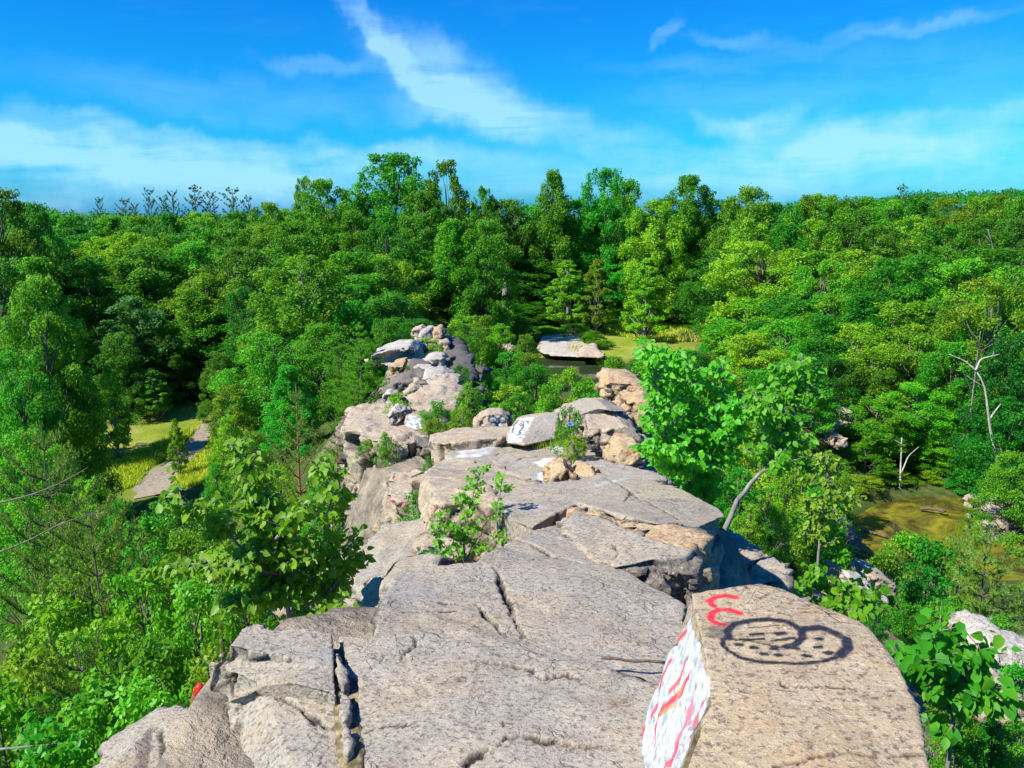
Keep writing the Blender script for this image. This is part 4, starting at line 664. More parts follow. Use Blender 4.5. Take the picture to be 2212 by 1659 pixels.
def pine(h, wd, seed, mat, nwh=14, nb=5, up=.25, nlen=.07, nw=.006, tuft=14, step=.08, bare=.15, bark=None, taper=.8, droop=.0, dead=0):
    rng = np.random.default_rng(seed); g = Geo(); r0 = .013 * h + .02
    tz = np.linspace(-.4, h, 8); tp = np.stack([rng.normal(0, .006 * h, 8).cumsum(), rng.normal(0, .006 * h, 8).cumsum(), tz], 1); tp[0, :2] = tp[1, :2]
    g.tube(tp, np.linspace(r0, r0 * .12, 8), 7); P, Dr = [], []
    for k in range(nwh):
        t = bare + (1 - bare) * (k + rng.random() * .4) / nwh; L = wd / 2 * ((1 - t) / (1 - bare)) ** taper + .04 * h * .3
        f = np.clip((t * h + .4) / (h + .4) * 7, 0, 6.99); i = int(f); st = tp[i] + (tp[i + 1] - tp[i]) * (f - i)
        for j in range(nb):
            a = k * 1.1 + j * 2 * math.pi / nb + rng.normal(0, .25); l = L * rng.uniform(.55, 1.2)
            d0 = np.array([math.cos(a), math.sin(a), up - droop * (1 - t)]); s_ = np.linspace(0, 1, 5)
            pts = st + d0 * (s_ * l)[:, None] + np.array([0, 0, 1]) * ((s_ ** 2) * l * .22)[:, None] + rng.normal(0, .02 * l, (5, 3)) * s_[:, None]
            rb = r0 * .32 * (1 - t * .6); g.tube(pts, np.linspace(rb, rb * .2, 5), 4)
            if k < dead and rng.random() < .75: continue
            tw = [(pts, .3)]
            for q in range(int(max(2, l / (step * 2.2)))):
                u = rng.uniform(.25, .95); m = u * 4; ii = min(3, int(m)); o_ = pts[ii] + (pts[ii + 1] - pts[ii]) * (m - ii); sd_ = rng.choice([-1, 1])
                td = unit(d0 * .8 + sd_ * np.cross(d0, (0, 0, 1)) * rng.uniform(.5, 1) + np.array([0, 0, rng.uniform(0, .4)])); tl = l * .34 * rng.uniform(.5, 1.1)
                pp = o_ + td * (np.linspace(0, 1, 3) * tl)[:, None]; g.tube(pp, [rb * .4, rb * .25, rb * .12], 3); tw.append((pp, .0))
            for pp, s0 in tw:
                seg = np.linalg.norm(pp[-1] - pp[0]); n = max(2, int(seg * (1 - s0) / step)); u = np.linspace(s0, 1, n) * (len(pp) - 1); ii = np.minimum(u.astype(int), len(pp) - 2)
                q = pp[ii] + (pp[ii + 1] - pp[ii]) * (u - ii)[:, None]; P.append(q); Dr.append(np.repeat(unit(pp[-1] - pp[-2])[None], n, 0))
    u = np.linspace(.8, 1, 4); P.append(np.stack([np.full(4, tp[-1, 0]), np.full(4, tp[-1, 1]), h * u], 1)); Dr.append(np.repeat(np.array([[0, 0, 1.]]), 4, 0))
    P = np.concatenate(P); Dr = np.concatenate(Dr); n = len(P); P2 = np.repeat(P, tuft, 0); D2 = np.repeat(Dr, tuft, 0)
    d = unit(D2 * .55 + sphere(rng, n * tuft) * .95 + np.array([0, 0, .25])); s_ = nlen * rng.uniform(.7, 1.2, n * tuft)
    side = unit(np.cross(d, sphere(rng, n * tuft))) * nw
    V = np.stack([P2 - side, P2 + side, P2 + d * s_[:, None]], 1).reshape(-1, 3); F = np.arange(n * tuft * 3).reshape(-1, 3)
    tint = np.repeat(np.clip(np.repeat(rng.random(n) * .6, tuft) + .4 * rng.random(n * tuft), 0, 1), 3)
    return g.mesh('trunk', bark or M_BARK), mesh_np('needles', V, F, mat, tint)

# ---- prototypes: each a (trunk mesh, crown mesh, height, width)
PROTO = {}
def proto(k, h, wd, *a, **kw): PROTO.setdefault(k, []).append((*broadleaf(h, wd, *a, **kw), h, wd))
for i, (mt, sh, fl) in enumerate(((M_LEAF, 'round', .75), (M_LEAF, 'oval', .6), (M_LEAF, 'round', .65), (M_LEAF_L, 'round', .65), (M_LEAF, 'column', .8), (M_LEAF_D, 'round', .7))):
    proto('F', 16, 9, 100 + i, mt, nl=58, nleaf=32000, leaf=.26, cb=.10, shape=sh, flat=fl, lr=(.12, .20))
proto('FS', 16, 9, 120, M_LEAF, nl=54, nleaf=20000, leaf=.26, cb=.2, shape='oval', flat=.8, lr=(.09, .16), sparse=.2)
proto('FD', 16, 9, 121, M_LEAF, nl=75, nleaf=38000, leaf=.25, cb=.1, shape='round', flat=.85, lr=(.11, .17))
for i, (mt, sh, fl) in enumerate(((M_LEAF, 'round', .7), (M_LEAF_L, 'round', .6), (M_LEAF, 'cone', .6), (M_LEAF, 'oval', .6), (M_LEAF_L, 'oval', .6), (M_LEAF_D, 'oval', .7))):
    proto('M', 9, 5.4, 200 + i, mt, nl=58, nleaf=32000, leaf=.14, cb=.06, shape=sh, flat=fl, lr=(.11, .19))
proto('MB', 9, 5.4, 210, M_LEAF_B, nl=60, nleaf=26000, leaf=.15, cb=.12, shape='oval', flat=.7, lr=(.09, .16))
proto('MY', 9, 5.4, 211, M_LEAF_L, nl=64, nleaf=30000, leaf=.14, cb=.2, shape='round', flat=.58, lr=(.10, .18))
for i in range(2): proto('C', 9, 3.8, 220 + i, M_LEAF_L, nl=70, nleaf=22000, leaf=.14, cb=.16, shape='cone' if i == 0 else 'column', flat=.7, lr=(.09, .15), bark=M_BARK_S, sparse=.12)
for i, (mt, sh) in enumerate(((M_LEAF, 'round'), (M_LEAF_L, 'oval'), (M_LEAF, 'oval'), (M_LEAF_L, 'cone'))):
    proto('S', 3, 2.6, 300 + i, mt, nl=34, nleaf=9000, leaf=.085, cb=.05, shape=sh, flat=.75, lr=(.11, .2))
for i, mt in enumerate((M_LEAF, M_LEAF_L, M_SAP)):
    proto('B', 1.5, 1.3, 320 + i, mt, nl=30, nleaf=3200, leaf=.055, cb=.05, shape='oval', flat=.9, lr=(.11, .2), lkind='leaf')
for i, mt in enumerate((M_SAP, M_LEAF, M_LEAF_L)):
    proto('NB', 3, 3, 330 + i, mt, nl=44, nleaf=8000, leaf=.10, cb=.05, shape='oval', flat=.8, lr=(.10, .19), lkind='leaf')
for i, mt in enumerate((M_SAP, M_LEAF, M_LEAF_L)):
    proto('NT', 6, 3, 340 + i, mt, nl=64, nleaf=14000, leaf=.10, cb=.04, shape='oval', flat=.8, lr=(.11, .19), lkind='leaf')
for i, mt in enumerate((M_LEAF, M_LEAF_L)):
    proto('ST', 6, 3, 345 + i, mt, nl=60, nleaf=18000, leaf=.095, cb=.04, shape='oval', flat=.8, lr=(.11, .19))
def pproto(k, h, wd, *a, **kw): PROTO.setdefault(k, []).append((*pine(h, wd, *a, **kw), h, wd))
for i in range(2): pproto('PF', 16, 6.5, 400 + i, M_NEED_D, nwh=12, nb=4, up=.5, nlen=.34, nw=.045, tuft=14, step=.34, bare=.2, taper=.4)
for i in range(2): pproto('PM', 4, 2.6, 410 + i, M_NEED, nwh=12, nb=5, up=.35, nlen=.085, nw=.0055, tuft=15, step=.065, bare=.08, bark=M_BARK_O)
pproto('PS', 4, 3.6, 412, M_LEAF_L, nwh=13, nb=6, up=.12, nlen=.12, nw=.011, tuft=13, step=.08, bare=.06, bark=M_BARK)
for i in range(2): pproto('PN', 5, 4.4, 420 + i, M_NEED, nwh=13, nb=6, up=.2, nlen=.11, nw=.0062, tuft=20, step=.085, bare=.1, bark=M_BARK, taper=.5, dead=2)
NAMES = dict(F=('broadleaf_tree', 'tree'), FS=('broadleaf_tree', 'tree'), FD=('broadleaf_tree', 'tree'), M=('broadleaf_tree', 'tree'), MB=('broadleaf_tree', 'tree'), MY=('broadleaf_tree', 'tree'), C=('young_tree', 'tree'), S=('shrub', 'shrub'), ST=('shrub', 'shrub'), NT=('shrub', 'shrub'), B=('bush', 'bush'), NB=('shrub', 'shrub'), PF=('pine_tree', 'tree'), PM=('pine_tree', 'tree'), PS=('pine_tree', 'tree'), PN=('pine_tree', 'tree'))
PR = random.Random(5)
def plant_at(x, y, z0, h, wd, k, label, group=None, var=None):
    vs = PROTO[k]; v = vs[var if var is not None else PR.randrange(len(vs))]
    nm, cat = NAMES[k]; r = thing(nm, label, cat, (x, y, z0), group)
    t = part('trunk' if k not in ('S', 'B', 'NB', 'ST', 'NT') else 'stem', v[0], r); c = part('needles' if k[0] == 'P' else ('crown' if k not in ('S', 'B', 'NB', 'ST', 'NT') else 'foliage'), v[1], r)
    r.rotation_euler = (PR.uniform(-.03, .03), PR.uniform(-.03, .03), PR.uniform(0, 6.28)); r.scale = (wd / v[3], wd / v[3], h / v[2]); return r
def plant(px, top, D, wpx, k, label, group=None, var=None, base=None, hmin=.6):
    """a plant whose top stands at (px, top) of the photograph, D metres away, rooted in the ground below it"""
    q = PD(px, top, D); z0 = (float(H(np.array([q[0]]), np.array([q[1]]))[0]) if base is None else base) - .05
    h = max(hmin, q[2] - z0); wd = wpx / FP * D * 1.06
    if k in ('S', 'NB') and h > 1.35 * wd:
        k = {'S': 'ST', 'NB': 'NT'}[k]; wd = max(wd, h * .40); var = None
    return plant_at(q[0], q[1], z0, h, wd, k, label, group, var)

# ---- saplings with leaves one can count, stems drawn from the photograph
def sapling(name, label, stems, leaf, nbr, brlen, lpb, seed, mat=None, bark=None, r0=.02, cat='sapling', droop=.5, z_root=None, spread=1.0, wood='stem', up=.5, first=.25, lw=.34):
    rng = np.random.default_rng(seed); g = Geo(); C, A, N = [], [], []; root = PD(*stems[0][0]); gz = z_root if z_root is not None else float(H(np.array([root[0]]), np.array([root[1]]))[0]) - .1
    for si, st in enumerate(stems):
        pts = np.array([PD(*p) for p in st])
        if si == 0 and gz < pts[0][2]: pts = np.concatenate([[np.array([pts[0][0], pts[0][1] + .03, gz])], pts])
        n = 14; idx = np.arange(len(pts)); u = np.linspace(0, len(pts) - 1, n); Q = np.stack([np.interp(u, idx, pts[:, c]) for c in range(3)], 1)
        Q[1:-1] = (Q[:-2] + 2 * Q[1:-1] + Q[2:]) / 4; Q[2:] += rng.normal(0, .006, (n - 2, 3)); rs = r0 * (1 if si == 0 else .72); g.tube(Q, np.linspace(rs, rs * .22, n), 7)
        L = np.linalg.norm(np.diff(Q, axis=0), axis=1).sum()
        for b in range(int(nbr * max(.5, L))):
            f = rng.uniform(first, 1) * (n - 1); i = min(n - 2, int(f)); o = Q[i] + (Q[i + 1] - Q[i]) * (f - i); sd_ = unit(Q[i + 1] - Q[i]); a = rng.uniform(0, 6.28)
            d = unit(np.array([math.cos(a), math.sin(a), 0]) * spread + sd_ * up); l = brlen * rng.uniform(.35, 1.1) * (1.05 - .55 * f / n)
            s_ = np.linspace(0, 1, 4); bp = o + d * (s_ * l)[:, None] + np.array([0, 0, .12]) * ((s_ ** 2) * l)[:, None]; g.tube(bp, np.linspace(rs * .28, rs * .1, 4), 4)
            m = max(3, int(lpb * l / brlen)); uu = rng.uniform(.2, 1.05, m) ** .8; j = np.minimum((uu * 3).astype(int), 2); c = bp[j] + (bp[j + 1] - bp[j]) * (uu * 3 - j)[:, None]
            off = sphere(rng, m) * leaf * .75; off[:, 2] = -np.abs(off[:, 2]) * droop; C.append(c + off); A.append(unit(off + d * leaf * .6 + np.array([0, 0, -leaf * .9 * droop]))); N.append(unit(rng.normal(0, .42, (m, 3)) + np.array([-.25, -.45, .75])))
        m = 10; C.append(Q[-1] + rng.normal(0, leaf * .7, (m, 3))); A.append(sphere(rng, m)); N.append(unit(rng.normal(0, .5, (m, 3)) + np.array([0, -.3, .8])))
    C = np.concatenate(C); A = np.concatenate(A); N = np.concatenate(N); n = len(C); base = np.array([root[0], root[1], min(gz, root[2])])
    r = thing(name, label, cat, base)
    g.V = [v - base for v in g.V]; part(wood, g.mesh(wood, bark or M_BARK_S), r)
    part('leaves', leaf_mesh('leaves', C - base, N, A, leaf * rng.uniform(.6, 1.2, n), np.clip(.2 + .55 * rng.random(n) + .2 * (rng.random(n) < .15), 0, 1), mat or M_SAP, 'leaf', lw, .2), r)
    return r
def bare_tree(name, label, stems, r0, mat, cat='dead tree', wood='trunk', ntw=0, seed=1, gz=None):
    rng = np.random.default_rng(seed); g = Geo(); root = PD(*stems[0][0]); g0 = float(H(np.array([root[0]]), np.array([root[1]]))[0]) - .2 if gz is None else gz
    base = np.array([root[0], root[1], min(g0, root[2])]); r = thing(name, label, cat, base)
    g2 = Geo()
    for si, st in enumerate(stems):
        pts = np.array([PD(*p) for p in st])
        if si == 0: pts = np.concatenate([[base], pts])
        n = 12; idx = np.arange(len(pts)); u = np.linspace(0, len(pts) - 1, n); Q = np.stack([np.interp(u, idx, pts[:, c]) for c in range(3)], 1); Q[1:-1] = (Q[:-2] + 2 * Q[1:-1] + Q[2:]) / 4
        rs = r0 * (1 if si == 0 else .5); (g if si == 0 else g2).tube(Q - base, np.linspace(rs, rs * .25, n), 7)
        for k in range(ntw):
            i = rng.integers(3, n - 1); d = unit(unit(Q[i] - Q[i - 1]) + sphere(rng, 1)[0] * .9); l = np.linalg.norm(Q[-1] - Q[0]) * rng.uniform(.1, .3); s_ = np.linspace(0, 1, 4)
            g2.tube(Q[i] - base + d * (s_ * l)[:, None] + rng.normal(0, .04 * l, (4, 3)) * s_[:, None], np.linspace(rs * .22, rs * .06, 4), 4)
    part(wood, g.mesh(wood, mat), r)
    if g2.V: part('branches', g2.mesh('branches', mat), r)
    return r
def blades(name, XY, z, hgt, wid, mat, seed, kind='stuff'):
    rng = np.random.default_rng(seed); n = len(XY); b = np.concatenate([XY, z[:, None]], 1); a = rng.uniform(0, 6.28, n); h = hgt * rng.uniform(.5, 1.3, n)
    sd_ = np.stack([np.cos(a), np.sin(a), np.zeros(n)], 1) * wid; lean = rng.normal(0, .3, (n, 3)) * h[:, None]; lean[:, 2] = 0
    mid = b + np.array([0, 0, 1]) * (h * .55)[:, None] + lean * .3; tip = b + np.array([0, 0, 1]) * h[:, None] + lean
    V = np.stack([b - sd_, b + sd_, mid + sd_ * .7, mid - sd_ * .7, tip], 1).reshape(-1, 3); k = np.arange(n)[:, None] * 5
    F = np.concatenate([k + np.array([[0, 1, 2]]), k + np.array([[0, 2, 3]]), k + np.array([[3, 2, 4]])], 1).reshape(-1, 3)
    return part(name, mesh_np(name, V, F, mat, np.repeat(rng.random(n), 5)))

# ================================================================== PLANTS IN PLACE
# distant wooded hills, one mass
def distant_wood():
    rng = np.random.default_rng(77); n = 150000
    A = rng.uniform(-.70, .70, n); D = rng.uniform(150, 330, n); x = np.tan(A) * D; P0 = np.stack([x, D, np.zeros(n)], 1)
    prof = np.interp(A, [-.7, -.55, -.46, -.3, 0, .25, .35, .45, .58, .7], [7, 8, 5, 4, 3, 5, 9, 12, 14, 15]) * (.35 + .65 * smooth(150, 280, D))
    prof = prof * np.clip(D / 280, .5, 1)
    lump = 1 - 2 * np.abs(fbm(P0, .085, 8, 2, .4)); z = prof + 1.8 * lump + 1.4 * vnoise(P0, .22, 12) + rng.uniform(-.9, .5, n)
    C = np.stack([x, D, z + 4.5], 1); N = unit(rng.normal(0, .5, (n, 3)) + np.array([0, -.35, .7])); Aa = sphere(rng, n)
    lobe = np.clip(.5 + .5 * vnoise(P0, .12, 4), 0, 1)
    o = part('distant_wood', leaf_mesh('distant_wood', C, N, Aa, rng.uniform(.5, 1.15, n), np.clip(lobe * .5 + .4 * rng.random(n), 0, 1), M_LEAF_D)); tag(o, kind='stuff')
    xs = np.linspace(-1, 1, 60); ys = np.linspace(140, 340, 24); V = []
    for d in ys:
        for a in xs:
            p = np.interp(a * .7, [-.7, -.55, -.46, -.3, 0, .25, .35, .45, .58, .7], [7, 8, 5, 4, 3, 5, 9, 12, 14, 15]) * (.35 + .65 * float(smooth(150, 280, np.array(d)))) * min(1, max(.5, d / 280))
            V.append((math.tan(a * .72) * d, d, p + 1.6))
    i = np.arange(24 * 60).reshape(24, 60); F = np.stack([i[:-1, :-1], i[:-1, 1:], i[1:, 1:], i[1:, :-1]], -1).reshape(-1, 4)
    tag(part('hills', mesh_np('hills', np.array(V), F, simple_mat('hill_floor', [(.3, (.012, .035, .008)), (.7, (.03, .075, .012))], .2), smooth_=True)), kind='structure')
distant_wood()
W1 = 'broadleaf tree in the skyline row of the wood behind the quarry'
for px, top, D, wd, k, lb, var in ((850, 333, 98, 190, 'FD', 'tallest broad-crowned tree on the skyline, left of the middle', 0), (962, 345, 97, 115, 'FS', 'thin-leaved tree against the sky at the right shoulder of the tallest tree', 0),
        (690, 388, 90, 165, 'F', 'big rounded tree on the skyline left of the tallest tree', 0), (648, 380, 95, 70, 'FS', 'small ragged treetop poking out left of the big rounded skyline tree', 0), (1040, 402, 96, 75, 'FS', 'short ragged tree on the skyline right of the thin-leaved tree', 0),
        (1195, 367, 98, 115, 'F', 'narrow pointed tree standing alone on the skyline right of the middle', 4), (1300, 364, 100, 120, 'F', 'tall full tree on the skyline right of the narrow pointed one', 0), (1362, 386, 98, 95, 'F', 'rounded tree leaning against the right side of the tall full tree', 2),
        (1490, 380, 100, 145, 'FD', 'dome-shaped tree on the skyline right of the gap', 0), (1612, 402, 94, 140, 'F', 'broad tree on the skyline right of the dome-shaped tree', 2), (1945, 406, 120, 60, 'PF', 'dark pine with crooked arms on the right skyline', 0),
        (-5, 408, 56, 170, 'F', 'dark tree rising highest at the left edge of the view', 5), (70, 438, 60, 110, 'F', 'dark tree beside the one at the left edge', 5)):
    plant(px, top, D, wd, k, lb, None, var)
for px, top, wd in ((218, 428, 40), (265, 434, 62), (322, 412, 44), (350, 426, 56), (375, 414, 50), (412, 406, 74), (452, 418, 64), (505, 411, 78), (535, 428, 46), (290, 440, 40)):
    plant(px, top, 128, wd, 'PF', 'dark pine silhouetted on the left skyline above the wood', 'pines on the left skyline')
SKY_ROW = [(120, 462), (165, 470), (300, 468), (360, 458), (430, 455), (520, 452), (575, 438), (610, 445), (740, 440), (790, 420), (915, 410), (1000, 432), (1070, 425), (1100, 432), (1140, 440), (1240, 425), (1420, 432), (1450, 425), (1560, 430), (1680, 432), (1740, 425), (1780, 418), (1830, 425), (1870, 420), (1920, 430), (1990, 424), (2050, 425), (2110, 420), (2160, 424), (2205, 420), (2260, 418), (240, 466), (-40, 440)]
for px, top in SKY_ROW: plant(px, top + PR.uniform(-4, 6), PR.uniform(92, 108), PR.uniform(105, 150), 'F', W1, 'skyline row of the wood')
W2 = 'broadleaf tree inside the dense wood below the skyline'
for px, top in ((40, 500), (130, 505), (215, 510), (285, 500), (350, 500), (430, 490), (500, 492), (580, 480), (640, 470), (770, 460), (830, 490), (900, 470), (985, 470), (1050, 478), (1120, 478), (1185, 500), (1260, 475), (1340, 470), (1410, 475), (1480, 490), (1550, 470), (1620, 478), (1700, 490), (1760, 478), (1830, 488), (1900, 480), (1975, 470), (2050, 490), (2130, 470), (2200, 478)):
    plant(px, top + PR.uniform(-8, 8), PR.uniform(78, 90) if not 1050 < px < 1560 else PR.uniform(98, 103), PR.uniform(120, 170), 'F', W2, 'dense wood below the skyline')
W3 = 'leafy tree in the lower front of the wood'
for px, top, D in ((-10, 560, 42), (60, 548, 52), (160, 535, 62), (260, 560, 60), (330, 530, 64), (430, 520, 66), (505, 540, 62), (570, 540, 66), (760, 540, 68), (820, 545, 70), (880, 540, 80), (950, 560, 84), (1090, 555, 98), (1150, 560, 97), (1220, 580, 98), (1330, 560, 98), (1450, 560, 97), (1530, 545, 95), (1560, 600, 92), (1590, 540, 75), (1690, 540, 70), (1760, 535, 68), (1850, 545, 66), (1930, 560, 60), (2010, 545, 62), (2090, 560, 58), (2170, 535, 60), (2230, 560, 52)):
    plant(px, top + PR.uniform(-8, 8), D, PR.uniform(150, 190) * min(1.25, 75 / D + .15), 'F' if D > 58 else 'M', W3, 'lower front of the wood')
# a second, lower front that closes the wood down to the ground
W4 = 'low leafy tree at the foot of the wood'
for px, top, D in ((770, 620, 62), (840, 640, 60), (700, 640, 52), (900, 620, 78), (960, 640, 82), (1045, 640, 90), (1110, 650, 93), (1170, 640, 94), (1260, 650, 95), (1340, 650, 95), (1450, 640, 95), (1510, 650, 93), (1580, 650, 84), (1640, 640, 62), (1720, 630, 58), (1800, 640, 54), (1880, 640, 52), (1960, 650, 50), (2040, 640, 50), (2120, 650, 48), (2200, 640, 46), (420, 640, 58), (340, 650, 60), (510, 650, 60), (575, 640, 56), (640, 650, 55)):
    plant(px, top + PR.uniform(-10, 10), D, PR.uniform(150, 200) * min(1.3, 62 / D + .1), 'M', W4, 'foot of the wood')
# notable middle-distance trees
for px, top, D, wd, k, lb, var in ((1010, 556, 82, 95, 'C', 'light green cone-shaped tree in front of the dark wood, left of the pale snag', 0), (1230, 562, 88, 100, 'C', 'slim pale-trunked tree left of the pair behind the far pond', 1), (1290, 560, 87, 85, 'C', 'slim tree with a bare visible trunk, middle of those behind the far pond', 1), (1400, 558, 84, 115, 'C', 'light leafy tree on the sandy bank right of the far pond', 0),
        (1640, 522, 66, 235, 'MY', 'broad yellow-green tree right of the far pond', 0), (1780, 560, 58, 150, 'MY', 'yellow-green tree among darker ones in the right-hand wood', 0), (2140, 600, 44, 200, 'MY', 'yellow-green tree near the right edge above the bleached dead tree', 0),
        (645, 552, 50, 250, 'M', 'large domed light green tree left of the rock ridge', 0), (440, 590, 60, 190, 'MY', 'yellow-green spreading tree above the footpath', 0), (290, 640, 56, 170, 'MB', 'silvery blue-green tree left of the yellow-green spreading tree', 0), (530, 620, 56, 110, 'M', 'dark tree in the gap between the two big light trees on the left', 5),
        (60, 600, 33, 190, 'M', 'bright leafy tree at the left edge in front of the dark one', 3), (180, 560, 60, 170, 'M', 'tall green tree behind the silvery one on the left', 3), (150, 720, 34, 150, 'M', 'bushy tree at left with bright tips over deep shade', 2), (30, 760, 30, 170, 'M', 'bushy tree low at the left edge over deep shade', 0)):
    plant(px, top, D, wd, k, lb, None, var)
# the big mass left of the ridge
for px, top, D, wd, k, var, lb in ((560, 720, 40, 190, 'M', 0, 'round leafy tree leaning over the end of the footpath'), (690, 700, 42, 170, 'M', 3, 'leafy tree below the large domed tree'), (620, 790, 34, 150, 'M', 2, 'bright leafy tree between the footpath and the near pine'), (760, 650, 50, 140, 'M', 3, 'green tree just left behind the far outcrop'), (500, 830, 38, 110, 'S', 1, 'low leafy growth beside the far end of the footpath'), (830, 690, 43, 110, 'M', 1, 'yellowish bushy tree behind the long pale slab block'), (735, 745, 36, 100, 'S', 0, 'leafy shrub behind the slender pine')):
    plant(px, top, D, wd, k, lb, None, var)
plant(775, 700, 29, 150, 'PS', 'slender bright pine with flat boughs, left of the long pale slab block', None, 0)
plant(765, 838, 22, 170, 'PS', 'spreading bright green pine boughs left of the layered stack', None, 0)
plant(640, 832, 14.5, 200, 'PM', 'young pine with an orange trunk standing left of the rock terrace', None, 0)
plant(720, 930, 15.5, 130, 'PM', 'dark low pine close against the terrace cliff', None, 1)
# edges of the footpath clearing
for px, top, D, wd, k, var, lb in ((378, 905, 40, 46, 'C', 1, 'single slim sapling standing beside the footpath'), (330, 800, 52, 70, 'C', 1, 'pale young tree in front of the deep shade by the clearing'), (235, 790, 44, 75, 'C', 1, 'pale young tree furthest left by the clearing'), (110, 850, 44, 80, 'C', 0, 'pale young tree with a white stem at the left of the clearing'), (410, 760, 58, 90, 'M', 5, 'dark tree at the far end of the footpath'), (290, 850, 56, 110, 'M', 5, 'dark bushy tree on the left edge of the clearing'), (90, 880, 30, 140, 'M', 2, 'bushy tree at left with yellowish tips'), (250, 720, 52, 110, 'M', 5, 'dark tree deep in shade behind the pale young trees'), (360, 720, 56, 110, 'M', 5, 'dark tree behind the clearing, left of the path end'), (470, 760, 52, 90, 'M', 5, 'dark tree behind the clearing, right of the path end')):
    plant(px, top, D, wd, k, lb, None, var)
G5 = 'leafy shrub on the slope below the left side of the ridge'
for px, top, D, wd, k in ((490, 900, 30, 90, 'S'), (540, 930, 26, 110, 'S'), (600, 1000, 19, 120, 'S'), (470, 1000, 28, 70, 'S'), (690, 1010, 14, 110, 'S'), (260, 1075, 22, 90, 'S'), (330, 1085, 19, 100, 'S'), (400, 1095, 18, 110, 'S'), (470, 1090, 17, 110, 'S'), (550, 1080, 15, 120, 'S'), (190, 1030, 24, 90, 'S'), (120, 960, 26, 130, 'S'), (30, 930, 24, 150, 'S')):
    plant(px, top, D, wd, k, G5, 'shrubs on the left slope')
G6 = 'dense leafy bush in the thicket at the lower left'
for px, top, D, wd in ((300, 1120, 12, 190), (400, 1140, 11, 180), (480, 1180, 9.5, 170), (300, 1230, 9, 220), (170, 1180, 10.5, 220), (420, 1260, 8, 200), (230, 1330, 7.5, 260), (520, 1260, 7.5, 160), (350, 1380, 6.5, 230), (90, 1290, 9, 240), (60, 1420, 7, 280), (220, 1480, 5.6, 260), (330, 1480, 5.2, 200), (100, 1560, 5.2, 280), (-40, 1500, 6, 280), (700, 1250, 7.5, 130), (740, 1330, 6.0, 110), (470, 1400, 6, 150)):
    plant(px, top, D, wd, 'NB', G6, 'bushes in the lower left thicket')
for px, top, D, wd, lb in ((70, 930, 13, 330, 'big dark pine at the left edge with long bare boughs'), (190, 1090, 9.5, 380, 'dark pine in the lower left thicket, its boughs spread wide'), (170, 1390, 6.2, 420, 'nearest dark pine in the bottom left corner')):
    plant(px, top, D, wd, 'PN', lb)
plant(462, 1268, 5.6, 80, 'PM', 'small yellowish conifer with upright shoots behind the squared block', None, 0)
# dead branches over the lower left thicket
bare_tree('dead_branch', 'long bare pale branch lying across the bottom left corner', [[(-20, 1620, 5.0), (70, 1612, 5.0), (150, 1606, 5.1), (200, 1590, 5.2)]], .012, M_BARK_S, 'branch', 'branch_stem', 3, 5, gz=99)
bare_tree('dead_branch', 'bare branch reaching in from the left edge through the pines', [[(-20, 1090, 9.0), (60, 1072, 8.8), (130, 1045, 8.6), (190, 1010, 8.5)]], .016, M_BARK, 'branch', 'branch_stem', 5, 6, gz=99)
bare_tree('dead_branch', 'second bare branch from the left edge, lower among the pines', [[(-20, 1200, 7.6), (60, 1170, 7.6), (130, 1130, 7.6), (230, 1100, 7.8)]], .014, M_BARK, 'branch', 'branch_stem', 5, 7, gz=99)
# bushes growing on the ridge rocks
for px, top, bot, D, wd, k, var, lb in ((860, 848, 905, 14.5, 62, 'B', 1, 'round bush on the left terrace behind the dark pitted boulder'), (945, 866, 930, 13.3, 90, 'B', 0, 'bush beside the checker-painted stone'), (1000, 878, 938, 12.9, 72, 'B', 1, 'bush left of the stone with two painted eyes'), (1010, 828, 900, 15.5, 75, 'B', 2, 'bright bush on the rim of the trench behind the ledge'), (832, 935, 1000, 12.0, 60, 'B', 2, 'sparse bush rooted in the terrace cliff'), (790, 950, 985, 12.6, 50, 'B', 1, 'low bush on the left lip of the terrace cliff'), (926, 985, 1040, 10.6, 36, 'B', 2, 'small bush in the cleft below the dark knob'), (905, 1055, 1195, 8.2, 115, 'B', 0, 'dense dark bush in front of the pink-painted block'), (958, 950, 965, 11.2, 22, 'B', 1, 'tiny green tuft under the ledge'),
        (922, 730, 792, 33, 85, 'S', 1, 'leafy bush covering the front of the far outcrop'), (990, 790, 850, 25, 60, 'S', 0, 'leafy bush on the trench rim above the jutting slab'), (880, 790, 815, 24.5, 26, 'B', 0, 'small bush between the orange and the dark wedge blocks'), (1000, 700, 770, 42, 90, 'S', 0, 'leafy shrub on the right of the far outcrop top'), (900, 688, 740, 45, 100, 'S', 2, 'leafy shrub behind the row of crowning stones'), (935, 905, 940, 12.9, 60, 'B', 1, 'low bush on the soil of the left terrace')):
    z0 = PD(px, bot, D)[2]; plant(px, top, D, wd, k, lb, None, var, base=z0, hmin=.15)
plant(1228, 878, 10.0, 74, 'B', 'leafy bush on the platform with bits of blue showing through', None, 0, base=PD(1228, 988, 9.9)[2], hmin=.2)
plant(1240, 940, 9.7, 60, 'B', 'lower part bush at the foot of the platform bush', None, 1, base=PD(1240, 993, 9.7)[2], hmin=.2)
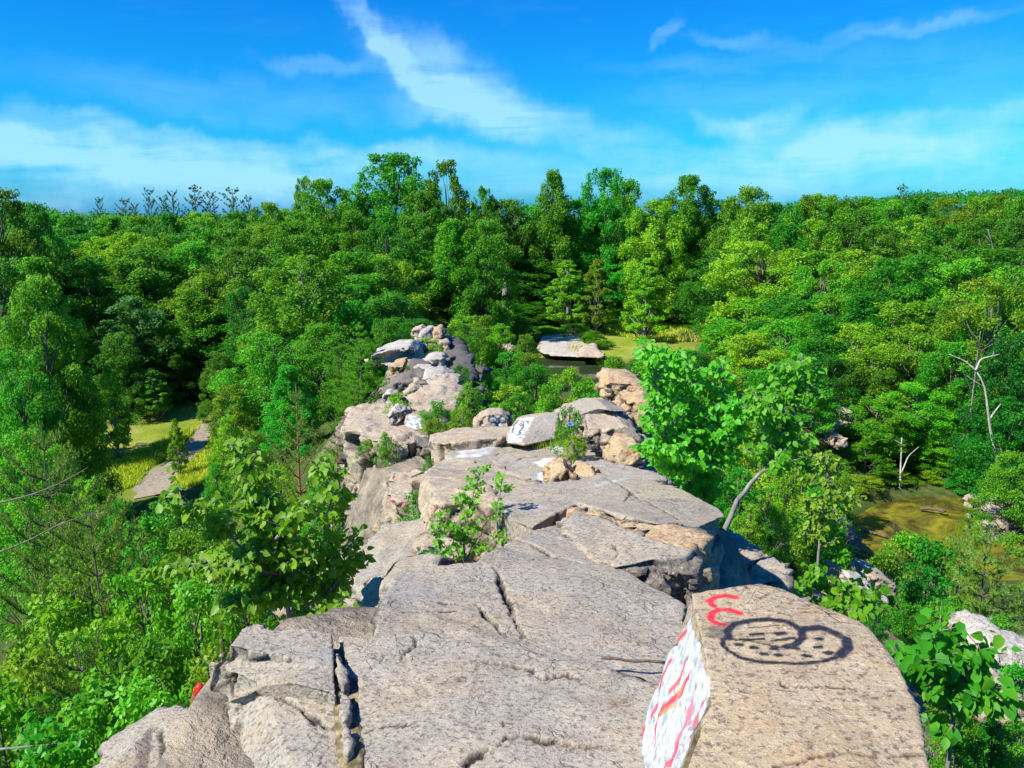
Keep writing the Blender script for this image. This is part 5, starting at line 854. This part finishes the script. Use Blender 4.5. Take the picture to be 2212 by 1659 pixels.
# trench and hollow right of the ridge, down to the far pond
G7 = 'leafy shrub in the hollow between the ridge and the far pond'
for px, top, D, wd, k in ((1090, 760, 46, 120, 'S'), (1080, 700, 62, 90, 'S'), (1040, 680, 64, 110, 'S'), (1140, 722, 60, 70, 'S'), (1000, 680, 60, 110, 'S'), (1150, 790, 36, 130, 'M'), (1230, 800, 34, 140, 'M'), (1320, 770, 42, 140, 'M'), (1110, 830, 26, 130, 'S'), (1190, 830, 24, 140, 'S'), (1270, 820, 27, 120, 'S'), (1080, 870, 20, 90, 'S'), (1120, 850, 18, 80, 'S'), (1340, 800, 33, 140, 'M'), (1420, 770, 40, 150, 'M'), (1500, 760, 44, 160, 'M'), (1400, 756, 56, 110, 'S'), (1340, 716, 88, 80, 'S'), (1280, 715, 80, 100, 'S'), (1240, 700, 84, 90, 'S'), (1460, 758, 58, 100, 'S'), (1540, 758, 52, 120, 'S'), (1060, 800, 32, 90, 'S'), (1180, 705, 86, 110, 'S'), (1120, 690, 84, 120, 'S'), (1300, 850, 22, 110, 'S'), (1570, 690, 62, 130, 'M')):
    plant(px, top, D, wd, k, G7, 'shrubs in the hollow')
# right-hand slopes
G8 = 'bushy tree on the right-hand slope behind the right sapling'
for px, top, D, wd, k in ((1620, 720, 44, 200, 'M'), (1700, 690, 50, 180, 'M'), (1780, 680, 48, 180, 'M'), (1860, 700, 46, 180, 'M'), (1560, 800, 34, 170, 'M'), (1640, 800, 36, 170, 'M'), (1720, 780, 40, 170, 'M'), (1800, 770, 44, 170, 'M'), (1890, 760, 44, 190, 'M'), (1980, 720, 44, 190, 'M'), (2060, 740, 42, 180, 'M'), (2200, 720, 38, 190, 'M'), (1900, 860, 40, 150, 'MY'), (1980, 830, 41, 160, 'MY'), (2060, 860, 41, 160, 'M'), (2190, 860, 36, 170, 'M'), (1960, 920, 41, 120, 'M'), (2040, 950, 40, 130, 'MY'), (2200, 980, 32, 150, 'M'), (2080, 980, 40, 110, 'MY'), (1660, 880, 30, 130, 'S'), (1740, 950, 28, 110, 'S'), (1690, 960, 25, 100, 'S'), (1800, 985, 33, 110, 'S'), (1870, 960, 39, 120, 'S'), (1860, 1030, 37.5, 100, 'S'), (1920, 1060, 39, 110, 'S'), (2000, 1070, 39, 70, 'S'), (2090, 1050, 38, 90, 'S'), (1770, 1030, 27, 90, 'S'), (1830, 870, 46, 120, 'S')):
    plant(px, top, D, wd, k, G8, 'bushy trees on the right slope')
G9 = 'leafy shrub on the slope below the right side of the ridge'
for px, top, D, wd in ((1600, 1010, 10.5, 120), (1660, 1050, 11, 110), (1620, 1090, 9.5, 100), (1700, 1030, 14, 120), (1750, 1060, 15, 100), (1790, 1070, 17, 90), (1560, 960, 14, 130), (1640, 940, 16, 130), (1720, 930, 19, 120), (1500, 900, 16, 130), (1480, 830, 22, 130), (1560, 870, 20, 120), (1650, 1120, 9.5, 80)):
    plant(px, top, D, wd, 'NB', G9, 'shrubs on the right slope')
G10 = 'dense leafy bush in the thicket at the lower right'
for px, top, D, wd in ((1960, 1150, 18, 110), (2030, 1170, 16, 130), (1930, 1200, 15, 90), (2010, 1230, 13, 140), (2060, 1300, 10.5, 160), (1960, 1300, 10, 110), (2160, 1330, 9, 160), (1990, 1380, 8, 120), (2090, 1400, 7.5, 170), (2190, 1440, 7, 150), (2060, 1480, 6, 140), (2150, 1560, 5, 150), (2060, 1600, 4.6, 120), (2210, 1560, 5.4, 150), (1830, 1230, 11.5, 70), (1890, 1290, 9, 70)):
    plant(px, top, D, wd, 'NB', G10, 'bushes in the lower right thicket')
plant(2150, 1140, 14, 330, 'PN', 'brownish green pine at the right edge below the flat boulders', None, 0)
plant(2090, 1070, 24, 130, 'PS', 'pale feathery pine in front of the upper flat boulder', None, 0)
# the two saplings in front and the bushes one can count leaves on
sapling('sapling', 'big-leaved sapling with a forked grey stem behind the squared block', [[(632, 1318, 4.9), (607, 1268, 4.9), (602, 1213, 4.9), (585, 1152, 4.95), (562, 1060, 5.0), (512, 955, 5.05)], [(607, 1268, 4.9), (560, 1225, 4.85), (520, 1180, 4.8), (440, 1110, 4.7), (370, 1065, 4.6)], [(600, 1240, 4.9), (520, 1225, 4.7), (430, 1215, 4.55), (345, 1232, 4.5)], [(632, 1318, 4.9), (680, 1250, 5.0), (715, 1140, 5.1), (702, 1000, 5.15)], [(632, 1318, 4.9), (700, 1290, 5.0), (750, 1230, 5.1), (765, 1160, 5.15)], [(590, 1170, 4.9), (630, 1130, 4.8), (655, 1090, 4.8)], [(620, 1300, 4.9), (560, 1290, 4.7), (500, 1300, 4.6)], [(632, 1320, 4.9), (690, 1330, 4.7), (740, 1340, 4.6)]], .068, 50, .24, 17, 11, r0=.020, droop=.7)
sapling('sapling', 'many-stemmed big-leaved sapling at the right end of the nosed slab', [[(1526, 1083, 6.4), (1515, 1040, 6.4), (1510, 990, 6.4), (1500, 900, 6.4), (1490, 790, 6.4)], [(1520, 1075, 6.4), (1478, 1030, 6.3), (1435, 950, 6.2), (1422, 860, 6.2), (1405, 745, 6.2)], [(1515, 1045, 6.4), (1470, 960, 6.5), (1455, 850, 6.6), (1450, 760, 6.6)], [(1526, 1080, 6.4), (1545, 1000, 6.5), (1555, 900, 6.5), (1560, 800, 6.5)], [(1515, 1040, 6.4), (1450, 1000, 6.1), (1400, 960, 6.0)], [(1510, 990, 6.4), (1550, 930, 6.3), (1590, 870, 6.3)]], .062, 56, .30, 20, 12, r0=.020, droop=.8, spread=.9)
sapling('sapling', 'sapling leaning right on a thick bent grey stem behind the nosed slab', [[(1566, 1120, 5.9), (1600, 1072, 6.0), (1612, 1050, 6.0), (1650, 1018, 6.1), (1680, 985, 6.2), (1690, 930, 6.3), (1705, 850, 6.3), (1700, 790, 6.3)], [(1680, 985, 6.2), (1650, 930, 6.2), (1640, 860, 6.2)], [(1690, 930, 6.3), (1725, 880, 6.3), (1730, 810, 6.3)]], .062, 48, .34, 22, 13, r0=.024, droop=.8, first=.5)
sapling('bush', 'thin multi-stemmed bush with small leaves in front of the tan wall', [[(1005, 1215, 5.2), (1000, 1150, 5.3), (1020, 1080, 5.4), (1040, 1010, 5.5)], [(1000, 1215, 5.2), (970, 1150, 5.2), (950, 1110, 5.2)], [(1005, 1212, 5.2), (1040, 1150, 5.3), (1075, 1090, 5.4), (1085, 1040, 5.4)], [(1000, 1215, 5.2), (960, 1180, 5.1), (940, 1150, 5.1)], [(1003, 1213, 5.2), (1050, 1190, 5.2), (1090, 1150, 5.3)], [(1003, 1213, 5.2), (1005, 1120, 5.3), (985, 1070, 5.4)], [(1000, 1216, 5.15), (965, 1205, 5.05), (935, 1200, 5.0)]], .034, 30, .17, 15, 14, mat=M_SAP, bark=M_BARK, r0=.007, cat='bush', droop=.5, z_root=10.9)
sapling('sapling', 'light green sapling in the bottom right corner beside the painted boulder', [[(2060, 1590, 4.5), (2055, 1520, 4.5), (2040, 1440, 4.5), (2030, 1350, 4.5)], [(2055, 1520, 4.5), (2090, 1450, 4.5), (2120, 1390, 4.5)], [(2055, 1540, 4.5), (2010, 1480, 4.4), (1975, 1420, 4.4)], [(2060, 1590, 4.5), (2110, 1520, 4.4), (2150, 1480, 4.4)]], .09, 26, .32, 14, 15, mat=M_LEAF_L, r0=.016, droop=.8)
sapling('bush', 'leafy bush over the far edge of the painted boulder', [[(1800, 1340, 6.5), (1790, 1280, 6.6), (1770, 1235, 6.6)], [(1800, 1340, 6.5), (1840, 1290, 6.5), (1870, 1260, 6.6)], [(1800, 1340, 6.5), (1750, 1300, 6.5), (1720, 1265, 6.5)], [(1800, 1340, 6.5), (1850, 1320, 6.4), (1890, 1310, 6.4)]], .08, 26, .3, 13, 16, r0=.012, cat='bush')
sapling('sapling', 'slender sapling with a pale stem beside the shaded rubble on the right', [[(1770, 1182, 12.0), (1778, 1120, 12.0), (1782, 1050, 12.0), (1790, 985, 12.0)], [(1776, 1130, 12.0), (1810, 1090, 12.0), (1830, 1060, 12.0)], [(1778, 1120, 12.0), (1745, 1080, 12.0)]], .09, 20, .42, 14, 17, mat=M_LEAF_L, r0=.028)
# dead trees and snags
bare_tree('dead_tree', 'bleached leaning dead tree with a forked top on the right', [[(2172, 1085, 35.5), (2160, 1020, 35.4), (2140, 940, 35.2), (2133, 880, 35), (2128, 830, 35), (2108, 800, 35)], [(2138, 905, 35.1), (2152, 885, 35), (2162, 872, 35)], [(2110, 802, 35), (2085, 780, 35), (2050, 765, 35)], [(2108, 800, 35), (2118, 775, 35), (2160, 765, 35)]], .10, M_DEAD, ntw=2, seed=3)
bare_tree('dead_tree', 'small forked grey dead tree at the back of the right pond', [[(1944, 1055, 38.2), (1946, 1000, 38.2), (1948, 945, 38.2)], [(1948, 1020, 38.1), (1962, 985, 38.1), (1985, 965, 38)], [(1947, 960, 38.1), (1925, 945, 38)]], .075, M_DEAD, seed=4)
bare_tree('dead_tree', 'pale ghostly dead tree standing above the bleached one', [[(2108, 800, 38.5), (2112, 760, 38.5), (2118, 715, 38.5)]], .05, M_BARK_S, ntw=12, seed=5)
bare_tree('snag', 'thick pale broken trunk in the dark wood behind the far pond', [[(1092, 640, 86), (1093, 605, 86), (1090, 588, 86)]], .55, M_BARK_S, 'snag', seed=6)
bare_tree('snag', 'thin bare snag sticking up on the skyline in the middle gap', [[(1113, 480, 101), (1113, 455, 101), (1112, 428, 101)]], .18, M_BARK_S, 'snag', ntw=0, seed=7)
bare_tree('dead_tree', 'thin bare grey tree standing in the leaves at the upper right', [[(2150, 560, 62), (2142, 525, 62), (2134, 495, 62)], [(2142, 525, 62), (2125, 505, 62)]], .12, M_BARK_S, ntw=1, seed=8)
for px, t, b, D in ((1452, 710, 655, 60), (1588, 1075, 1010, 34), (600, 640, 590, 49), (640, 620, 560, 49)): pass
# stick, logs, litter
def log(label, pts, r, mat, name='log'):
    g = Geo(); P = np.array([PZ(*p) for p in pts]); b = P.mean(0); n = 8; idx = np.arange(len(P)); u = np.linspace(0, len(P) - 1, n); Q = np.stack([np.interp(u, idx, P[:, c]) for c in range(3)], 1) - b
    rng = np.random.default_rng(len(label)); Q[1:-1] += rng.normal(0, r * .3, (n - 2, 3)); g.tube(Q, r * rng.uniform(.75, 1.1, n), 8); o = part(name, g.mesh(name, mat)); o.location = b; return tag(o, label, name.replace('_', ' '))
log('thin brown stick lying on the foreground slab by the painted boulder', [(1298, 1421, 12.385), (1360, 1426, 12.385), (1446, 1432, 12.37)], .006, M_STICK, 'stick')
log('log floating in the middle of the right pond', [(1866, 1148, .12), (1890, 1152, .12), (1916, 1160, .12)], .07, M_STICK)
log('small log floating near the dark boulder in the right pond', [(1848, 1186, .10), (1872, 1194, .10)], .06, M_STICK)
log('log on the far shore of the right pond', [(1988, 1098, .2), (2020, 1101, .25), (2042, 1102, .3)], .09, M_STICK)
def small_prop():
    m1 = simple_mat('red_plastic', [(.3, (.62, .008, .010)), (.7, (.80, .03, .02))], 20, rough=.35, bump=.05); m2 = simple_mat('brown_matt', [(.3, (.13, .05, .03)), (.7, (.26, .12, .07))], 60, rough=.8)
    a = PD(420, 1528, 2.86); b = PD(433, 1478, 2.84); d = b - a; L = np.linalg.norm(d); t = np.array([0, .12, .3, .5, .62, .75, .88, .96, 1.0])
    r = thing('litter', 'small red-topped brown object leaning in the corner beside the squared block', 'litter', a)
    for nm, sel, m in (('brown_body', slice(0, 5), m2), ('red_top', slice(4, 9), m1)):
        g = Geo(); tt = t[sel]; rr = np.array([.012, .019, .021, .021, .020, .020, .018, .012, .003])[sel]; g.tube(d * tt[:, None], rr, 14); part(nm, g.mesh(nm, m), r)
small_prop()
M_BLUE = simple_mat('blue_plastic', [(.3, (.03, .10, .45)), (.7, (.25, .45, .80))], 8, rough=.4)
def scrap(label, px, py, D, s, seed):
    rng = np.random.default_rng(seed); bm = bmesh.new(); bmesh.ops.create_icosphere(bm, subdivisions=2, radius=s)
    for v in bm.verts: v.co = Vector(np.array(v.co) * (1 + .35 * rng.normal()) * np.array([1, .5, .8]))
    me = bpy.data.meshes.new('plastic_scrap'); bm.to_mesh(me); bm.free(); me.materials.append(M_BLUE); o = part('plastic_scrap', me); o.location = PD(px, py, D); tag(o, label, 'litter')
scrap('blue plastic scrap caught in the platform bush', 1232, 916, 9.55, .035, 1)
# grass, reeds: nobody could count the blades
def scatter(pts_px, n, seed, z=.1):
    rng = np.random.default_rng(seed); poly = [np.array(PZ(x, y, z)[:2]) for x, y in pts_px]; lo = np.min(poly, 0); hi = np.max(poly, 0); Q = rng.uniform(lo, hi, (n * 3, 2)); Q = Q[in_poly(Q, poly)][:n]; return Q
for nm, pts, n, hg, wd_, mt, z in (('grass', [(225, 1070), (225, 1010), (300, 975), (400, 925), (425, 925), (395, 955), (365, 985), (320, 1010), (300, 1045)], 9000, .28, .022, M_GRASS, .1), ('grass', [(400, 1080), (380, 1050), (390, 1010), (430, 980), (460, 950), (560, 950), (600, 1080)], 14000, .30, .022, M_GRASS, .1), ('grass', [(1300, 712), (1380, 708), (1540, 706), (1560, 725), (1540, 736), (1400, 744), (1310, 726)], 9000, .5, .05, M_GRASS, .1),
        ('reeds', [(1228, 774), (1228, 768), (1270, 768), (1272, 774)], 260, 1.3, .03, M_REED, 0), ('reeds', [(1590, 752), (1590, 740), (1680, 738), (1690, 752)], 900, 2.6, .035, M_REED, 0), ('reeds', [(1460, 742), (1470, 730), (1540, 730), (1560, 742)], 700, 1.3, .04, M_REED, 0)):
    Q = scatter(pts, n, len(pts) + n, z); tag(blades(nm, Q, H(Q[:, 0], Q[:, 1]) - .02, hg, wd_, mt, n), kind='stuff')
def tuft(label, px, py, z, n, hg, rad_, seed):
    rng = np.random.default_rng(seed); c = PZ(px, py, z); Q = rng.normal(0, rad_, (n, 2)); o = blades('grass_tuft', Q, np.zeros(n), hg, .004, M_GRASS, seed); o.location = c; tag(o, label, 'grass tuft')
tuft('grass tuft at the foot of the white face stone', 1138, 966, 10.68, 160, .10, .06, 1); tuft('wide grass tuft left of the platform bush', 1185, 960, 10.72, 220, .09, .11, 2); tuft('thin dry grass tuft in the foreground crack', 768, 1502, 12.1, 40, .05, .012, 3)
